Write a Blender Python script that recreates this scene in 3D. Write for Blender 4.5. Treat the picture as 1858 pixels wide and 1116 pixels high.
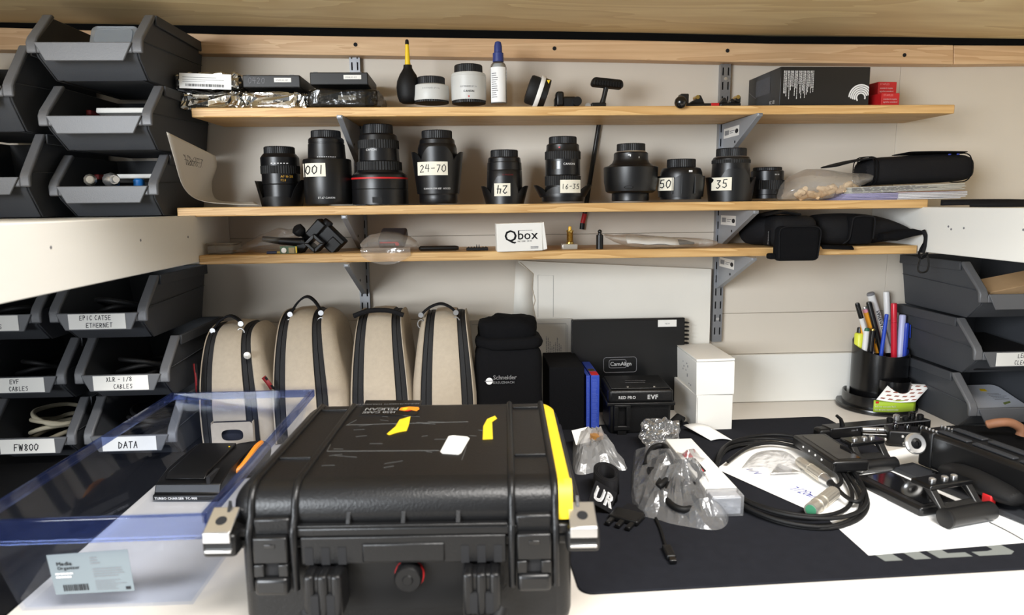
import bpy, bmesh, math, random
from mathutils import Matrix, Vector, Euler
random.seed(7)
sc = bpy.context.scene
for o in list(bpy.data.objects): bpy.data.objects.remove(o)
COL = sc.collection
PI = math.pi
R_ = math.radians

# ------------------------------------------------------------------ camera
FPX = 1254.79                       # focal length in pixels of the 1858 px wide frame
PITCH, YAW, ROLL = 0.150, 0.049, -0.0111
ZC = 1.231                          # camera height above the floor
def cam_axes(p, y, r):
    cy, sy, cp, sp = math.cos(y), math.sin(y), math.cos(p), math.sin(p)
    f = Vector((sy*cp, cy*cp, -sp)); ri = Vector((cy, -sy, 0)); u = ri.cross(f)
    return (math.cos(r)*ri + math.sin(r)*u, -math.sin(r)*ri + math.cos(r)*u, f)
CR, CU, CF = cam_axes(PITCH, YAW, ROLL)
cd = bpy.data.cameras.new('camera'); cam = bpy.data.objects.new('camera', cd); COL.objects.link(cam)
cd.sensor_width = 36; cd.lens = FPX/1858*36; cd.clip_start = .02; cd.clip_end = 50
cam.matrix_world = Matrix(((CR.x, CU.x, -CF.x, 0), (CR.y, CU.y, -CF.y, 0), (CR.z, CU.z, -CF.z, ZC), (0, 0, 0, 1)))
cd.dof.use_dof = True; cd.dof.focus_distance = 1.46; cd.dof.aperture_fstop = 5.0
sc.camera = cam
def ray(x, y): return CF*FPX + CR*(x-929) + CU*(558-y)
def at(x, y, Y): d = ray(x, y); d = d*(Y/d.y); return Vector((d.x, d.y, d.z+ZC))      # photo point -> place at distance Y from the camera plane
def onz(x, y, z): d = ray(x, y); d = d*((z-ZC)/d.z); return Vector((d.x, d.y, d.z+ZC)) # photo point -> place on a level surface
def kx(x, y, Y): return (at(x+1, y, Y)-at(x, y, Y)).x                                    # metres per pixel there

# ------------------------------------------------------------------ world, lights, exposure
w = bpy.data.worlds.new('world'); sc.world = w; w.use_nodes = True
wb = w.node_tree.nodes['Background']; wb.inputs[0].default_value = (.93, .97, 1.0, 1); wb.inputs[1].default_value = .22
def area(name, loc, target, sx, sy, power, col):
    l = bpy.data.lights.new(name, 'AREA'); l.shape = 'RECTANGLE'; l.size = sx; l.size_y = sy; l.energy = power; l.color = col
    o = bpy.data.objects.new(name, l); COL.objects.link(o); o.location = loc
    o.rotation_euler = (Vector(target)-Vector(loc)).to_track_quat('-Z', 'Y').to_euler(); return o
area('window_light', (-1.6, -1.15, 1.55), (.5, 1.4, 1.15), 1.1, 1.1, 92, (.90, .95, 1.0))
area('ceiling_light', (.65, -.45, 2.65), (.0, 1.0, .8), 1.5, .35, 90, (1.0, .965, .92))
sc.view_settings.view_transform = 'Standard'; sc.view_settings.look = 'None'
sc.view_settings.exposure = 0.27; sc.view_settings.gamma = 1.0; sc.view_settings.use_curve_mapping = False

# ------------------------------------------------------------------ main distances (metres)
WALL, SHB, SHF = 1.592, 1.578, 1.4065
DZ = .75                            # desk top
Z1, Z2, Z3, TH = ZC+.1883, ZC-.002, ZC-.0969, .0178   # shelf tops
LBX, RBX = -.555, .925              # faces of the white side boards

# ------------------------------------------------------------------ materials
def lin(c):
    c = [v/255 for v in c]; return tuple(v/12.92 if v <= .04045 else ((v+.055)/1.055)**2.4 for v in c)+(1,)
MATS = {}
def mat(name, col, rough=.6, metal=0, var=0.0, vs=40, bump=0, bs=300, spec=.5, coat=0, stretch=(1, 1, 1)):
    if name in MATS: return MATS[name]
    m = bpy.data.materials.new(name); m.use_nodes = True; MATS[name] = m
    nt = m.node_tree; b = nt.nodes['Principled BSDF']
    b.inputs['Base Color'].default_value = lin(col); b.inputs['Roughness'].default_value = rough
    b.inputs['Metallic'].default_value = metal; b.inputs['Specular IOR Level'].default_value = spec
    b.inputs['Coat Weight'].default_value = coat
    tc = nt.nodes.new('ShaderNodeTexCoord'); mp = nt.nodes.new('ShaderNodeMapping')
    nt.links.new(tc.outputs['Object'], mp.inputs[0]); mp.inputs['Scale'].default_value = stretch
    n = nt.nodes.new('ShaderNodeTexNoise'); n.inputs['Scale'].default_value = vs; n.inputs['Detail'].default_value = 4
    nt.links.new(mp.outputs[0], n.inputs[0])
    if var:
        mx = nt.nodes.new('ShaderNodeMix'); mx.data_type = 'RGBA'
        mx.inputs[6].default_value = lin([max(0, v*(1-var)) for v in col]); mx.inputs[7].default_value = lin([min(255, v*(1+var)) for v in col])
        nt.links.new(n.outputs['Fac'], mx.inputs[0]); nt.links.new(mx.outputs[2], b.inputs['Base Color'])
    if bump:
        n2 = nt.nodes.new('ShaderNodeTexNoise'); n2.inputs['Scale'].default_value = bs; n2.inputs['Detail'].default_value = 3
        nt.links.new(mp.outputs[0], n2.inputs[0])
        bp = nt.nodes.new('ShaderNodeBump'); bp.inputs['Strength'].default_value = bump; bp.inputs['Distance'].default_value = .002
        nt.links.new(n2.outputs['Fac'], bp.inputs['Height']); nt.links.new(bp.outputs[0], b.inputs['Normal'])
    return m
def wood(name, c1, c2, scale=(1.2, 26, 26), rough=.5, knots=0):
    m = bpy.data.materials.new(name); m.use_nodes = True; MATS[name] = m
    nt = m.node_tree; b = nt.nodes['Principled BSDF']; b.inputs['Roughness'].default_value = rough
    L = nt.links.new; N = nt.nodes.new
    tc = N('ShaderNodeTexCoord'); mp = N('ShaderNodeMapping'); mp.inputs['Scale'].default_value = scale; L(tc.outputs['Object'], mp.inputs[0])
    n = N('ShaderNodeTexNoise'); n.inputs['Scale'].default_value = 1.6; n.inputs['Detail'].default_value = 3; n.inputs['Distortion'].default_value = .6
    L(mp.outputs[0], n.inputs[0])
    mu = N('ShaderNodeMath'); mu.operation = 'MULTIPLY'; mu.inputs[1].default_value = 7; L(n.outputs['Fac'], mu.inputs[0])
    fr = N('ShaderNodeMath'); fr.operation = 'FRACT'; L(mu.outputs[0], fr.inputs[0])
    f = N('ShaderNodeTexNoise'); f.inputs['Scale'].default_value = 9; f.inputs['Detail'].default_value = 5; L(mp.outputs[0], f.inputs[0])
    ad = N('ShaderNodeMath'); ad.operation = 'MULTIPLY'; L(fr.outputs[0], ad.inputs[0]); L(f.outputs['Fac'], ad.inputs[1])
    r = N('ShaderNodeValToRGB'); r.color_ramp.elements[0].position = .0; r.color_ramp.elements[0].color = lin(c1)
    r.color_ramp.elements[1].position = .62; r.color_ramp.elements[1].color = lin(c2); L(ad.outputs[0], r.inputs[0])
    L(r.outputs[0], b.inputs['Base Color'])
    bp = N('ShaderNodeBump'); bp.inputs['Strength'].default_value = .12; bp.inputs['Distance'].default_value = .001
    L(f.outputs['Fac'], bp.inputs['Height']); L(bp.outputs[0], b.inputs['Normal'])
    return m
def film(name, tint=(240, 242, 245), gloss=.12, haze=.1, rough=.12, hazecol=(225, 228, 232), bump=0, bs=60, fk=.8):
    """clear plastic sheet: see-through, with surface gloss and a little milky haze"""
    m = bpy.data.materials.new(name); m.use_nodes = True; MATS[name] = m
    nt = m.node_tree; N = nt.nodes.new; L = nt.links.new
    for n in list(nt.nodes): nt.nodes.remove(n)
    out = N('ShaderNodeOutputMaterial'); tr = N('ShaderNodeBsdfTransparent'); tr.inputs[0].default_value = lin(tint)
    df = N('ShaderNodeBsdfDiffuse'); df.inputs[0].default_value = lin(hazecol)
    tl = N('ShaderNodeBsdfTranslucent'); tl.inputs[0].default_value = lin(hazecol)
    a0 = N('ShaderNodeMixShader'); a0.inputs[0].default_value = .5; L(df.outputs[0], a0.inputs[1]); L(tl.outputs[0], a0.inputs[2])
    gl = N('ShaderNodeBsdfGlossy'); gl.inputs['Roughness'].default_value = rough; gl.inputs[0].default_value = (1, 1, 1, 1)
    m1 = N('ShaderNodeMixShader'); m1.inputs[0].default_value = haze; L(tr.outputs[0], m1.inputs[1]); L(a0.outputs[0], m1.inputs[2])
    lw = N('ShaderNodeLayerWeight'); lw.inputs[0].default_value = .25
    ma = N('ShaderNodeMath'); ma.operation = 'MULTIPLY_ADD'; ma.inputs[1].default_value = fk; ma.inputs[2].default_value = gloss; ma.use_clamp = True
    L(lw.outputs['Fresnel'], ma.inputs[0])
    m2 = N('ShaderNodeMixShader'); L(ma.outputs[0], m2.inputs[0]); L(m1.outputs[0], m2.inputs[1]); L(gl.outputs[0], m2.inputs[2]); L(m2.outputs[0], out.inputs[0])
    if bump:
        tc = N('ShaderNodeTexCoord'); n = N('ShaderNodeTexNoise'); n.inputs['Scale'].default_value = bs; L(tc.outputs['Object'], n.inputs[0])
        bp = N('ShaderNodeBump'); bp.inputs['Strength'].default_value = bump; bp.inputs['Distance'].default_value = .004
        L(n.outputs['Fac'], bp.inputs['Height']); L(bp.outputs[0], gl.inputs['Normal']); L(bp.outputs[0], lw.inputs['Normal'])
    return m
M = MATS
mat('paint_wall', (212, 203, 189), .55, var=.025, vs=3, bump=.05, bs=120)
mat('paint_white', (234, 233, 227), .4, var=.02, vs=6, bump=.05, bs=90, stretch=(.3, .3, 2))
mat('desk_white', (212, 206, 197), .35, var=.01, vs=5)
wood('pine_shelf', (190, 146, 88), (226, 188, 130))
wood('pine_trim', (204, 164, 122), (226, 192, 150), (1.0, 18, 18))
wood('plywood', (214, 188, 140), (236, 216, 170), (.8, 4, 7))
mat('strip_black', (12, 12, 12), .95, spec=.1)
mat('bin_grey', (64, 66, 70), .55, spec=.3, var=.06, vs=8, bump=.12, bs=500)
mat('bin_rim', (90, 91, 94), .45, var=.05, vs=10, bump=.1, bs=500)
mat('zinc', (150, 152, 156), .38, .75, var=.05, vs=30)
mat('zinc_paint', (150, 153, 158), .42, .25, var=.03, vs=30)
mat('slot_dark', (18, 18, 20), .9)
mat('black_plastic', (13, 13, 14), .42, spec=.35, var=.1, vs=60)
mat('black_gloss', (9, 9, 10), .22, spec=.6)
mat('black_satin', (15, 15, 16), .34, var=.08, vs=40)
mat('black_rubber', (13, 13, 14), .6, bump=.1, bs=600, spec=.3)
mat('black_cloth', (15, 15, 17), .95, var=.2, vs=200, bump=.35, bs=900, spec=.12)
mat('black_nylon', (16, 16, 19), .8, var=.15, vs=150, bump=.3, bs=700, spec=.25)
mat('case_black', (17, 17, 18), .36, spec=.4, var=.12, vs=25, bump=.18, bs=350)
mat('white_paper', (238, 238, 236), .7, var=.01)
mat('white_card', (232, 230, 224), .6, var=.02, vs=10)
mat('cream_label', (232, 226, 208), .7, var=.02)
mat('ink', (22, 22, 28), .7)
mat('ink_grey', (120, 120, 124), .7)
mat('ink_blue', (48, 62, 160), .7)
mat('print_white', (225, 225, 225), .6)
mat('red', (188, 26, 30), .5); mat('red_dark', (120, 22, 26), .6)
mat('yellow', (238, 200, 30), .5, var=.05, vs=20)
mat('orange', (236, 142, 34), .5)
mat('steel', (214, 214, 214), .28, .9); mat('brass', (196, 168, 96), .3, 1.0); mat('nickel', (208, 202, 190), .36, .8)
mat('floor_dark', (14, 13, 13), .9, var=.2, vs=8, spec=.04)

# ------------------------------------------------------------------ mesh builder
class MB:
    def __init__(s): s.v = []; s.f = []
    def add(s, vs, fs, T=None):
        o = len(s.v)
        for p in vs:
            p = Vector(p); s.v.append(tuple(T @ p) if T else tuple(p))
        for f in fs: s.f.append([i+o for i in f])
        return s
    def box(s, c, d, T=None, taper=(1, 1)):
        x, y, z = c; a, b, h = d[0]/2, d[1]/2, d[2]/2; tx, ty = taper
        vs = [(x-a, y-b, z-h), (x+a, y-b, z-h), (x+a, y+b, z-h), (x-a, y+b, z-h),
              (x-a*tx, y-b*ty, z+h), (x+a*tx, y-b*ty, z+h), (x+a*tx, y+b*ty, z+h), (x-a*tx, y+b*ty, z+h)]
        return s.add(vs, [(0, 3, 2, 1), (4, 5, 6, 7), (0, 1, 5, 4), (1, 2, 6, 5), (2, 3, 7, 6), (3, 0, 4, 7)], T)
    def b6(s, x0, x1, y0, y1, z0, z1, T=None): return s.box(((x0+x1)/2, (y0+y1)/2, (z0+z1)/2), (x1-x0, y1-y0, z1-z0), T)
    def lathe(s, prof, n=32, T=None, rib=0, cap=True, closed=False):
        m = len(prof); vs = []; fs = []
        for r, z in prof:
            for i in range(n):
                a = 2*PI*i/n; rr = r*(1+(rib if i % 2 else -rib)) if rib else r
                vs.append((rr*math.cos(a), rr*math.sin(a), z))
        for j in range(m if closed else m-1):
            j2 = (j+1) % m
            for i in range(n):
                k = (i+1) % n; fs.append((j*n+i, j*n+k, j2*n+k, j2*n+i))
        if cap and not closed:
            fs.append(tuple(reversed(range(n)))); fs.append(tuple((m-1)*n+i for i in range(n)))
        return s.add(vs, fs, T)
    def cyl(s, p0, p1, r, n=16, r2=None):
        return s.tube([p0, p1], [r, r if r2 is None else r2], n)
    def tube(s, pts, r, n=8, closed=False, cap=True):
        pts = [Vector(p) for p in pts]; m = len(pts); rs = r if isinstance(r, (list, tuple)) else [r]*m
        vs = []; fs = []; up = None
        for i, p in enumerate(pts):
            t = (pts[(i+1) % m]-pts[i-1]) if closed else (pts[min(i+1, m-1)]-pts[max(i-1, 0)])
            t.normalize()
            if up is None:
                up = Vector((0, 0, 1)) if abs(t.z) < .9 else Vector((1, 0, 0))
            a = up-t*up.dot(t)
            if a.length < 1e-6: a = t.orthogonal()
            a.normalize(); b = t.cross(a); up = a
            for k in range(n):
                q = 2*PI*k/n; vs.append(p+(a*math.cos(q)+b*math.sin(q))*rs[i])
        for i in range(m if closed else m-1):
            j = (i+1) % m
            for k in range(n): l = (k+1) % n; fs.append((i*n+k, i*n+l, j*n+l, j*n+k))
        if not closed and cap: fs.append(tuple(reversed(range(n)))); fs.append(tuple((m-1)*n+k for k in range(n)))
        return s.add(vs, fs)
    def prism(s, poly, h0, h1, T=None, axis='y'):
        """polygon (u,v) extruded: axis y -> (u, h, v); x -> (h, u, v); z -> (u, v, h)"""
        n = len(poly)
        def P(u, v, h): return (u, h, v) if axis == 'y' else ((h, u, v) if axis == 'x' else (u, v, h))
        vs = [P(u, v, h0) for u, v in poly]+[P(u, v, h1) for u, v in poly]
        fs = [tuple(range(n)), tuple(reversed(range(n, 2*n)))]+[(i, i+n, (i+1) % n+n, (i+1) % n) for i in range(n)]
        return s.add(vs, fs, T)
    def grid(s, fn, nu, nv, T=None, thick=0):
        vs = [fn(i/nu, j/nv) for j in range(nv+1) for i in range(nu+1)]
        fs = [(j*(nu+1)+i, j*(nu+1)+i+1, (j+1)*(nu+1)+i+1, (j+1)*(nu+1)+i) for j in range(nv) for i in range(nu)]
        return s.add(vs, fs, T)
    def sphere(s, c, r, nu=16, nv=10, sc_=(1, 1, 1)):
        c = Vector(c)
        prof = [(max(1e-5, r*math.sin(PI*j/nv)), -r*math.cos(PI*j/nv)) for j in range(nv+1)]
        T = Matrix.Translation(c) @ Matrix.Diagonal((sc_[0], sc_[1], sc_[2], 1))
        return s.lathe(prof, nu, T)
    def build(s, name, m, parent=None, bev=0, seg=2, sub=0, solid=0, smooth=40, loc=None, rot=None):
        me = bpy.data.meshes.new(name); me.from_pydata(s.v, [], s.f); me.update()
        bm = bmesh.new(); bm.from_mesh(me); bmesh.ops.recalc_face_normals(bm, faces=bm.faces); bm.to_mesh(me); bm.free()
        if smooth:
            me.polygons.foreach_set('use_smooth', [True]*len(me.polygons)); me.set_sharp_from_angle(angle=R_(smooth))
        me.materials.append(MATS[m] if isinstance(m, str) else m)
        o = bpy.data.objects.new(name, me); COL.objects.link(o)
        if parent: o.parent = parent
        if loc is not None: o.location = loc
        if rot is not None: o.rotation_euler = rot
        if solid:
            q = o.modifiers.new('thickness', 'SOLIDIFY'); q.thickness = solid; q.offset = 0
        if bev:
            q = o.modifiers.new('bevel', 'BEVEL'); q.width = bev; q.segments = seg; q.limit_method = 'ANGLE'; q.angle_limit = R_(40); q.harden_normals = False
        if sub:
            q = o.modifiers.new('subdivision', 'SUBSURF'); q.levels = sub; q.render_levels = sub
        return o
def tag(o, label, cat, group=None):
    o['label'] = label; o['category'] = cat
    if group: o['group'] = group
    return o
def thing(name, label, cat, loc=(0, 0, 0), rz=0, group=None):
    o = bpy.data.objects.new(name, None); COL.objects.link(o); o.empty_display_size = .02
    o.location = loc; o.rotation_euler = (0, 0, rz); return tag(o, label, cat, group)
def struct(o): o['kind'] = 'structure'; return o
def stuff(o): o['kind'] = 'stuff'; return o
def TR(loc=(0, 0, 0), rx=0, ry=0, rz=0): return Matrix.Translation(Vector(loc)) @ Euler((rx, ry, rz)).to_matrix().to_4x4()

# ------------------------------------------------------------------ lettering
def load_glyphs(chars):
    obs = []
    for ch in chars:
        c = bpy.data.curves.new('t', 'FONT'); c.body = ch; c.size = 1; c.resolution_u = 2
        o = bpy.data.objects.new('t', c); COL.objects.link(o); obs.append((ch, o, c))
    dg = bpy.context.evaluated_depsgraph_get(); G = {}
    for ch, o, c in obs:
        me = o.evaluated_get(dg).to_mesh()
        G[ch] = ([(v.co.x, v.co.y) for v in me.vertices], [tuple(p.vertices) for p in me.polygons]); o.evaluated_get(dg).to_mesh_clear()
    for ch, o, c in obs: bpy.data.objects.remove(o); bpy.data.curves.remove(c)
    return G
GL = load_glyphs('ABCDEFGHIJKLMNOPQRSTUVWXYZabcdefghijklmnopqrstuvwxyz0123456789-./+&')
def type2d(s, size, bold=0, gap=.09):
    """printed lettering as flat faces, starting at (0,0)"""
    vs = []; fs = []; x = 0
    for ch in s:
        if ch == ' ': x += .32; continue
        gv, gf = GL[ch]
        if not gv: x += .3; continue
        x0 = min(v[0] for v in gv); x1 = max(v[0] for v in gv)
        for d in ((0, 0), (bold, 0), (0, bold*.6)) if bold else ((0, 0),):
            o = len(vs); vs += [((v[0]-x0+x+d[0])*size, (v[1]+d[1])*size) for v in gv]; fs += [tuple(i+o for i in f) for f in gf]
        x += x1-x0+gap+bold
    return vs, fs, (x-gap)*size
SK = {  # hand-written capitals: strokes on a 0..1 box
 '0': [[(.5, 1), (.1, .75), (.08, .3), (.45, 0), (.85, .25), (.9, .75), (.5, 1)]], '1': [[(.5, 1), (.5, 0)]],
 '2': [[(.1, .8), (.45, 1), (.85, .75), (.1, 0), (.95, .05)]], '3': [[(.1, .95), (.8, .95), (.4, .55), (.85, .3), (.5, 0), (.08, .1)]],
 '4': [[(.25, 1), (.1, .45), (.9, .45)], [(.7, 1), (.68, 0)]], '5': [[(.85, 1), (.2, .98), (.15, .55), (.7, .55), (.85, .2), (.5, 0), (.08, .1)]],
 '6': [[(.75, 1), (.2, .5), (.15, .15), (.5, 0), (.85, .25), (.5, .5), (.18, .35)]], '7': [[(.08, .98), (.9, .98), (.35, 0)]],
 '8': [[(.5, .52), (.15, .8), (.5, 1), (.85, .8), (.5, .52), (.12, .2), (.5, 0), (.88, .2), (.5, .52)]],
 '-': [[(.15, .5), (.85, .52)]], '/': [[(.1, -.05), (.85, 1)]], 'A': [[(.05, 0), (.5, 1), (.92, 0)], [(.2, .4), (.8, .42)]],
 'B': [[(.1, 0), (.12, 1), (.75, .85), (.2, .52), (.85, .25), (.1, 0)]], 'C': [[(.9, .9), (.4, 1), (.08, .5), (.4, 0), (.92, .12)]],
 'D': [[(.1, 0), (.12, 1), (.85, .6), (.6, .1), (.1, 0)]], 'E': [[(.9, 1), (.12, .98), (.1, 0), (.9, .03)], [(.1, .5), (.75, .52)]],
 'F': [[(.12, 0), (.12, 1), (.9, 1)], [(.12, .52), (.7, .54)]], 'G': [[(.9, .9), (.4, 1), (.08, .4), (.5, 0), (.9, .3), (.55, .42)]],
 'H': [[(.12, 1), (.1, 0)], [(.85, 1), (.85, 0)], [(.1, .5), (.85, .52)]], 'I': [[(.5, 1), (.5, 0)]],
 'L': [[(.15, 1), (.12, 0), (.88, .04)]], 'N': [[(.1, 0), (.12, 1), (.85, .02), (.88, 1)]], 'O': [[(.5, 1), (.1, .7), (.12, .2), (.5, 0), (.9, .3), (.85, .8), (.5, 1)]],
 'P': [[(.12, 0), (.12, 1), (.85, .85), (.75, .5), (.12, .45)]], 'R': [[(.12, 0), (.12, 1), (.8, .85), (.7, .52), (.12, .48), (.9, 0)]],
 'S': [[(.88, .92), (.4, 1), (.15, .7), (.8, .4), (.7, .05), (.08, .08)]], 'T': [[(.05, .98), (.95, 1)], [(.5, 1), (.5, 0)]],
 'U': [[(.1, 1), (.15, .1), (.7, .02), (.88, 1)]], 'V': [[(.05, 1), (.45, 0), (.92, 1)]], 'W': [[(.02, 1), (.25, 0), (.5, .8), (.72, 0), (.98, 1)]],
 'X': [[(.08, 1), (.9, 0)], [(.9, 1), (.08, 0)]], 'm': [[(.05, 0), (.08, .6), (.4, .5), (.45, 0)], [(.45, .5), (.85, .55), (.9, 0)]]}
def hand2d(s, h, wdt=.62, pen=.07, rnd=None):
    rnd = rnd or random.Random(len(s)*31+ord(s[0])); vs = []; fs = []; x = 0; cw = h*wdt; t = h*pen
    for ch in s:
        if ch == ' ': x += cw*.7; continue
        dy = rnd.uniform(-.05, .05)*h
        for st in SK[ch]:
            p = [(x+u*cw+v*h*.08+rnd.uniform(-.03, .03)*h, v*h+dy) for u, v in st]
            for a, b in zip(p, p[1:]):
                dx, dz = b[0]-a[0], b[1]-a[1]; l = math.hypot(dx, dz) or 1; nx, nz = -dz/l*t, dx/l*t; ex, ez = dx/l*t*.6, dz/l*t*.6
                o = len(vs); vs += [(a[0]-ex+nx, a[1]-ez+nz), (a[0]-ex-nx, a[1]-ez-nz), (b[0]+ex-nx, b[1]+ez-nz), (b[0]+ex+nx, b[1]+ez+nz)]; fs.append((o, o+1, o+2, o+3))
        x += cw*1.28
    return vs, fs, x-cw*.28
def bars2d(rects):
    vs = []; fs = []
    for a, b, c, d in rects:
        o = len(vs); vs += [(a, c), (b, c), (b, d), (a, d)]; fs.append((o, o+1, o+2, o+3))
    return vs, fs, 0
def lines2d(w_, h_, n, fill=.45, seed=1, vert=False, gap=.25):
    """rows of illegibly small print"""
    r = random.Random(seed); out = []
    for i in range(n):
        y0 = h_*(1-(i+1)/n)+h_/n*(1-fill)/2; x = 0; end = w_*r.uniform(.6, 1)
        while x < end:
            l = min(r.uniform(.03, .12)*w_, end-x); out.append((x, x+l, y0, y0+h_/n*fill)); x += l+w_*.02
    if vert: out = [(c, d, a, b) for a, b, c, d in out]
    return bars2d(out)
def flat(g, fn, name, m, parent):
    """lay flat print on a surface; fn maps (u,v) -> local place"""
    mb = MB(); mb.add([fn(u, v) for u, v in g[0]], g[1]); return mb.build(name, m, parent, smooth=0)
def front(x, y, z): return lambda u, v: (x+u, y, z+v)            # on a face that looks to -Y
def topf(x, y, z): return lambda u, v: (x+u, y+v, z)             # on a level face
def cylf(r, z, a0=-PI/2): return lambda u, v: (r*math.cos(a0+u/r), r*math.sin(a0+u/r), z+v)
def via(T, fn=lambda u, v: (u, v, 0)): return lambda u, v: tuple(T @ Vector(fn(u, v)))
def centre(g, w_=None):
    w_ = g[2] if w_ is None else w_
    return ([(u-w_/2, v) for u, v in g[0]], g[1], g[2])
# ================================================================== the setting
def seamz(y, x=1100): return at(x, y, WALL).z
XS = at(1622, 300, WALL).x                       # upright joint in the wall boarding
wl = struct(MB().b6(-1.22, 1.62, WALL+.004, WALL+.06, 0, 1.75).build('wall_back', 'slot_dark'))
rows = [0.0, seamz(648), seamz(573), seamz(424), 1.75]
g = .0004
mat('seam', (128, 120, 106), .8)
wl.data.materials[0] = M['seam']
for i in range(4):
    MB().b6(-1.22, XS-g, WALL, WALL+.02, rows[i]+(g if i else 0), rows[i+1]-g).build('panel', 'paint_wall', wl, bev=.0004, seg=1)
for i in (0, 3): MB().b6(XS+g, 1.62, WALL, WALL+.02, (0, 0, 0, seamz(585)+g)[i], (seamz(585)-g, 0, 0, 1.75)[i]).build('panel', 'paint_wall', wl, bev=.0006, seg=1)
struct(MB().b6(-.56, 1.6, WALL-.012, WALL-.0001, DZ+.0005, seamz(648)).build('baseboard_back', 'paint_white', bev=.002))
struct(MB().b6(-1.26, -1.2201, .3, WALL+.06, 0, 1.75).build('wall_left', 'paint_wall'))
struct(MB().b6(1.6201, 1.66, .3, WALL+.06, 0, 1.75).build('wall_right', 'paint_wall'))
struct(MB().b6(-2.6, 2.8, -2.4, WALL+.06, -.05, -.0005).build('floor', 'floor_dark'))
# plywood deck overhead and the black strip between it and the batten
za, zb = at(0, 40, 1.54).z, at(1858, 70, 1.54).z
xa, xb = at(0, 40, 1.54).x, at(1858, 70, 1.54).x
sl = math.atan2(zb-za, xb-xa)
zc0 = za+(0-xa)*math.tan(sl)
struct(MB().box((.2, 1.115, .016), (2.9, .95, .03)).build('ceiling', 'plywood', loc=(0, 0, zc0+.002), rot=(0, -sl, 0)))
def along(pts, Y):
    return [at(x, y, Y) for x, y in pts]
def strip(top, bot, y0, y1, name, m, parent=None, bev=0):
    a = along(top, y0); b = along(bot, y0); mb = MB(); n = len(a)
    vs = []
    for i in range(n):
        vs += [a[i], b[i], Vector((a[i].x, y1, a[i].z)), Vector((b[i].x, y1, b[i].z))]
    fs = []
    for i in range(n-1):
        o = i*4; p = o+4; fs += [(o, p, p+1, o+1), (o+2, o+3, p+3, p+2), (o, o+2, p+2, p), (o+1, p+1, p+3, o+3)]
    fs += [(0, 1, 3, 2), (4*n-4, 4*n-2, 4*n-1, 4*n-3)]
    return mb.add(vs, fs).build(name, m, parent, bev=bev)
TB = [(-120, 46), (400, 62), (680, 66.5), (1120, 72.5), (1400, 79), (1730, 81.5)]
BB = [(-120, 88), (400, 97.5), (680, 101), (1120, 108), (1400, 114), (1730, 116.5)]
struct(strip([(-120, 27), (400, 46), (680, 51), (1120, 58), (1400, 66), (2165, 69.5)], [(-120, 46), (400, 62), (680, 66.5), (1120, 72.5), (1400, 79), (2165, 83.5)], 1.556, WALL, 'trim_3', 'strip_black'))
t1 = struct(strip(TB, BB, 1.557, WALL, 'trim_1', 'pine_trim', bev=.0015))
t2 = struct(strip([(1731, 82), (2165, 83.5)], [(1731, 116.5), (2165, 113)], 1.559, WALL, 'trim_2', 'pine_trim', bev=.0015))
for i, (x, y) in enumerate(((645, 81), (1006, 88), (1320, 92), (1641, 100))):
    p = at(x, y, 1.557); MB().lathe([(.0001, -.0005), (.0042, -.0004), (.0042, .001)], 12, TR(p, rx=PI/2)).build('screw', 'slot_dark', t1)
# desk
dk = thing('desk', 'white desk top that everything in front of the wall stands on', 'desk', (0, 0, 0))
MB().b6(-.572, 1.61, .36, WALL-.0002, DZ-.03, DZ).build('desk_top', 'desk_white', dk, bev=.003)
for x in (-.53, 1.5):
    for y in (.42, 1.5): MB().b6(x-.02, x+.02, y-.02, y+.02, 0, DZ-.0305).build('leg', 'paint_white', dk)
sb = thing('side_bench', 'bench at the far left under the lower left parts bins, black top standing for the dark gap', 'bench', (-.9, 1.0, 0))
MB().b6(-.318, .326, -.68, .59, DZ-.032, DZ-.001).build('bench_top', 'black_cloth', sb, bev=.002)  # top extended forward, its black stands for shade beyond the desk edge
for x in (-.29, .29):
    for y in (-.6, .5): MB().b6(x-.015, x+.015, y-.02, y+.02, 0, DZ-.0325).build('leg', 'black_plastic', sb)
# white side boards with the shelf behind each
for nm, lab, x0, x1, y0, nails in (('side_shelf', 'white painted side shelf with deep front board, under the upper left bins', -1.219, LBX, .2, ((92, 449), (255, 436), (341, 430))),
                                   ('side_shelf', 'white painted side shelf with deep front board, right of the wooden shelves', RBX, 1.619, .55, ((1721, 411), (1726, 416), (1749, 414), (1857, 417)))):
    L_ = x0 < 0
    t = thing(nm, lab, 'shelf', ((x0+x1)/2, 1.0, ZC-.11))
    cx = (x0+x1)/2; fx = x1 if L_ else x0; s = -1 if L_ else 1
    MB().b6(min(fx, fx+s*.019)-cx, max(fx, fx+s*.019)-cx, y0-1, WALL-.001-1, 0, .0925).build('front_board', 'paint_white', t, bev=.0015)
    MB().b6(min(fx+s*.0192, fx+s*.66)-cx, max(fx+s*.0192, fx+s*.66)-cx, y0-1, WALL-.001-1, .0725, .0915).build('shelf_top', 'paint_white', t, bev=.001)
    for x, y in nails:
        d = ray(x, y); d = d*(fx/d.x); MB().lathe([(.0001, -.0002), (.0022, -.0002), (.0022, .0005)], 10, TR((fx-cx, d.y-1, d.z+ZC-(ZC-.11)), ry=(PI/2 if L_ else -PI/2))).build('nail', 'ink_grey', t)
# ------------------------------------------------------------------ wooden shelves, standards, brackets
SH = []
for nm, x0, x1, z, lab in (('top', -.5469, .9771, Z1, 'top pine shelf board, holding the hard drives and red boxes'),
                       ('mid', -.5895, .9366, Z2, 'middle pine shelf board, holding the row of camera lenses'),
                       ('low', -.5545, .9205, Z3, 'lowest pine shelf board, holding small parts and black pouches')):
    o = MB().box((0, 0, -TH/2), (x1-x0, SHB-SHF, TH)).build('shelf_board', 'pine_shelf', None, bev=.0018, loc=((x0+x1)/2, (SHB+SHF)/2, z))
    tag(o, lab, 'shelf', 'pine shelf boards'); SH.append(o)
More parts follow.
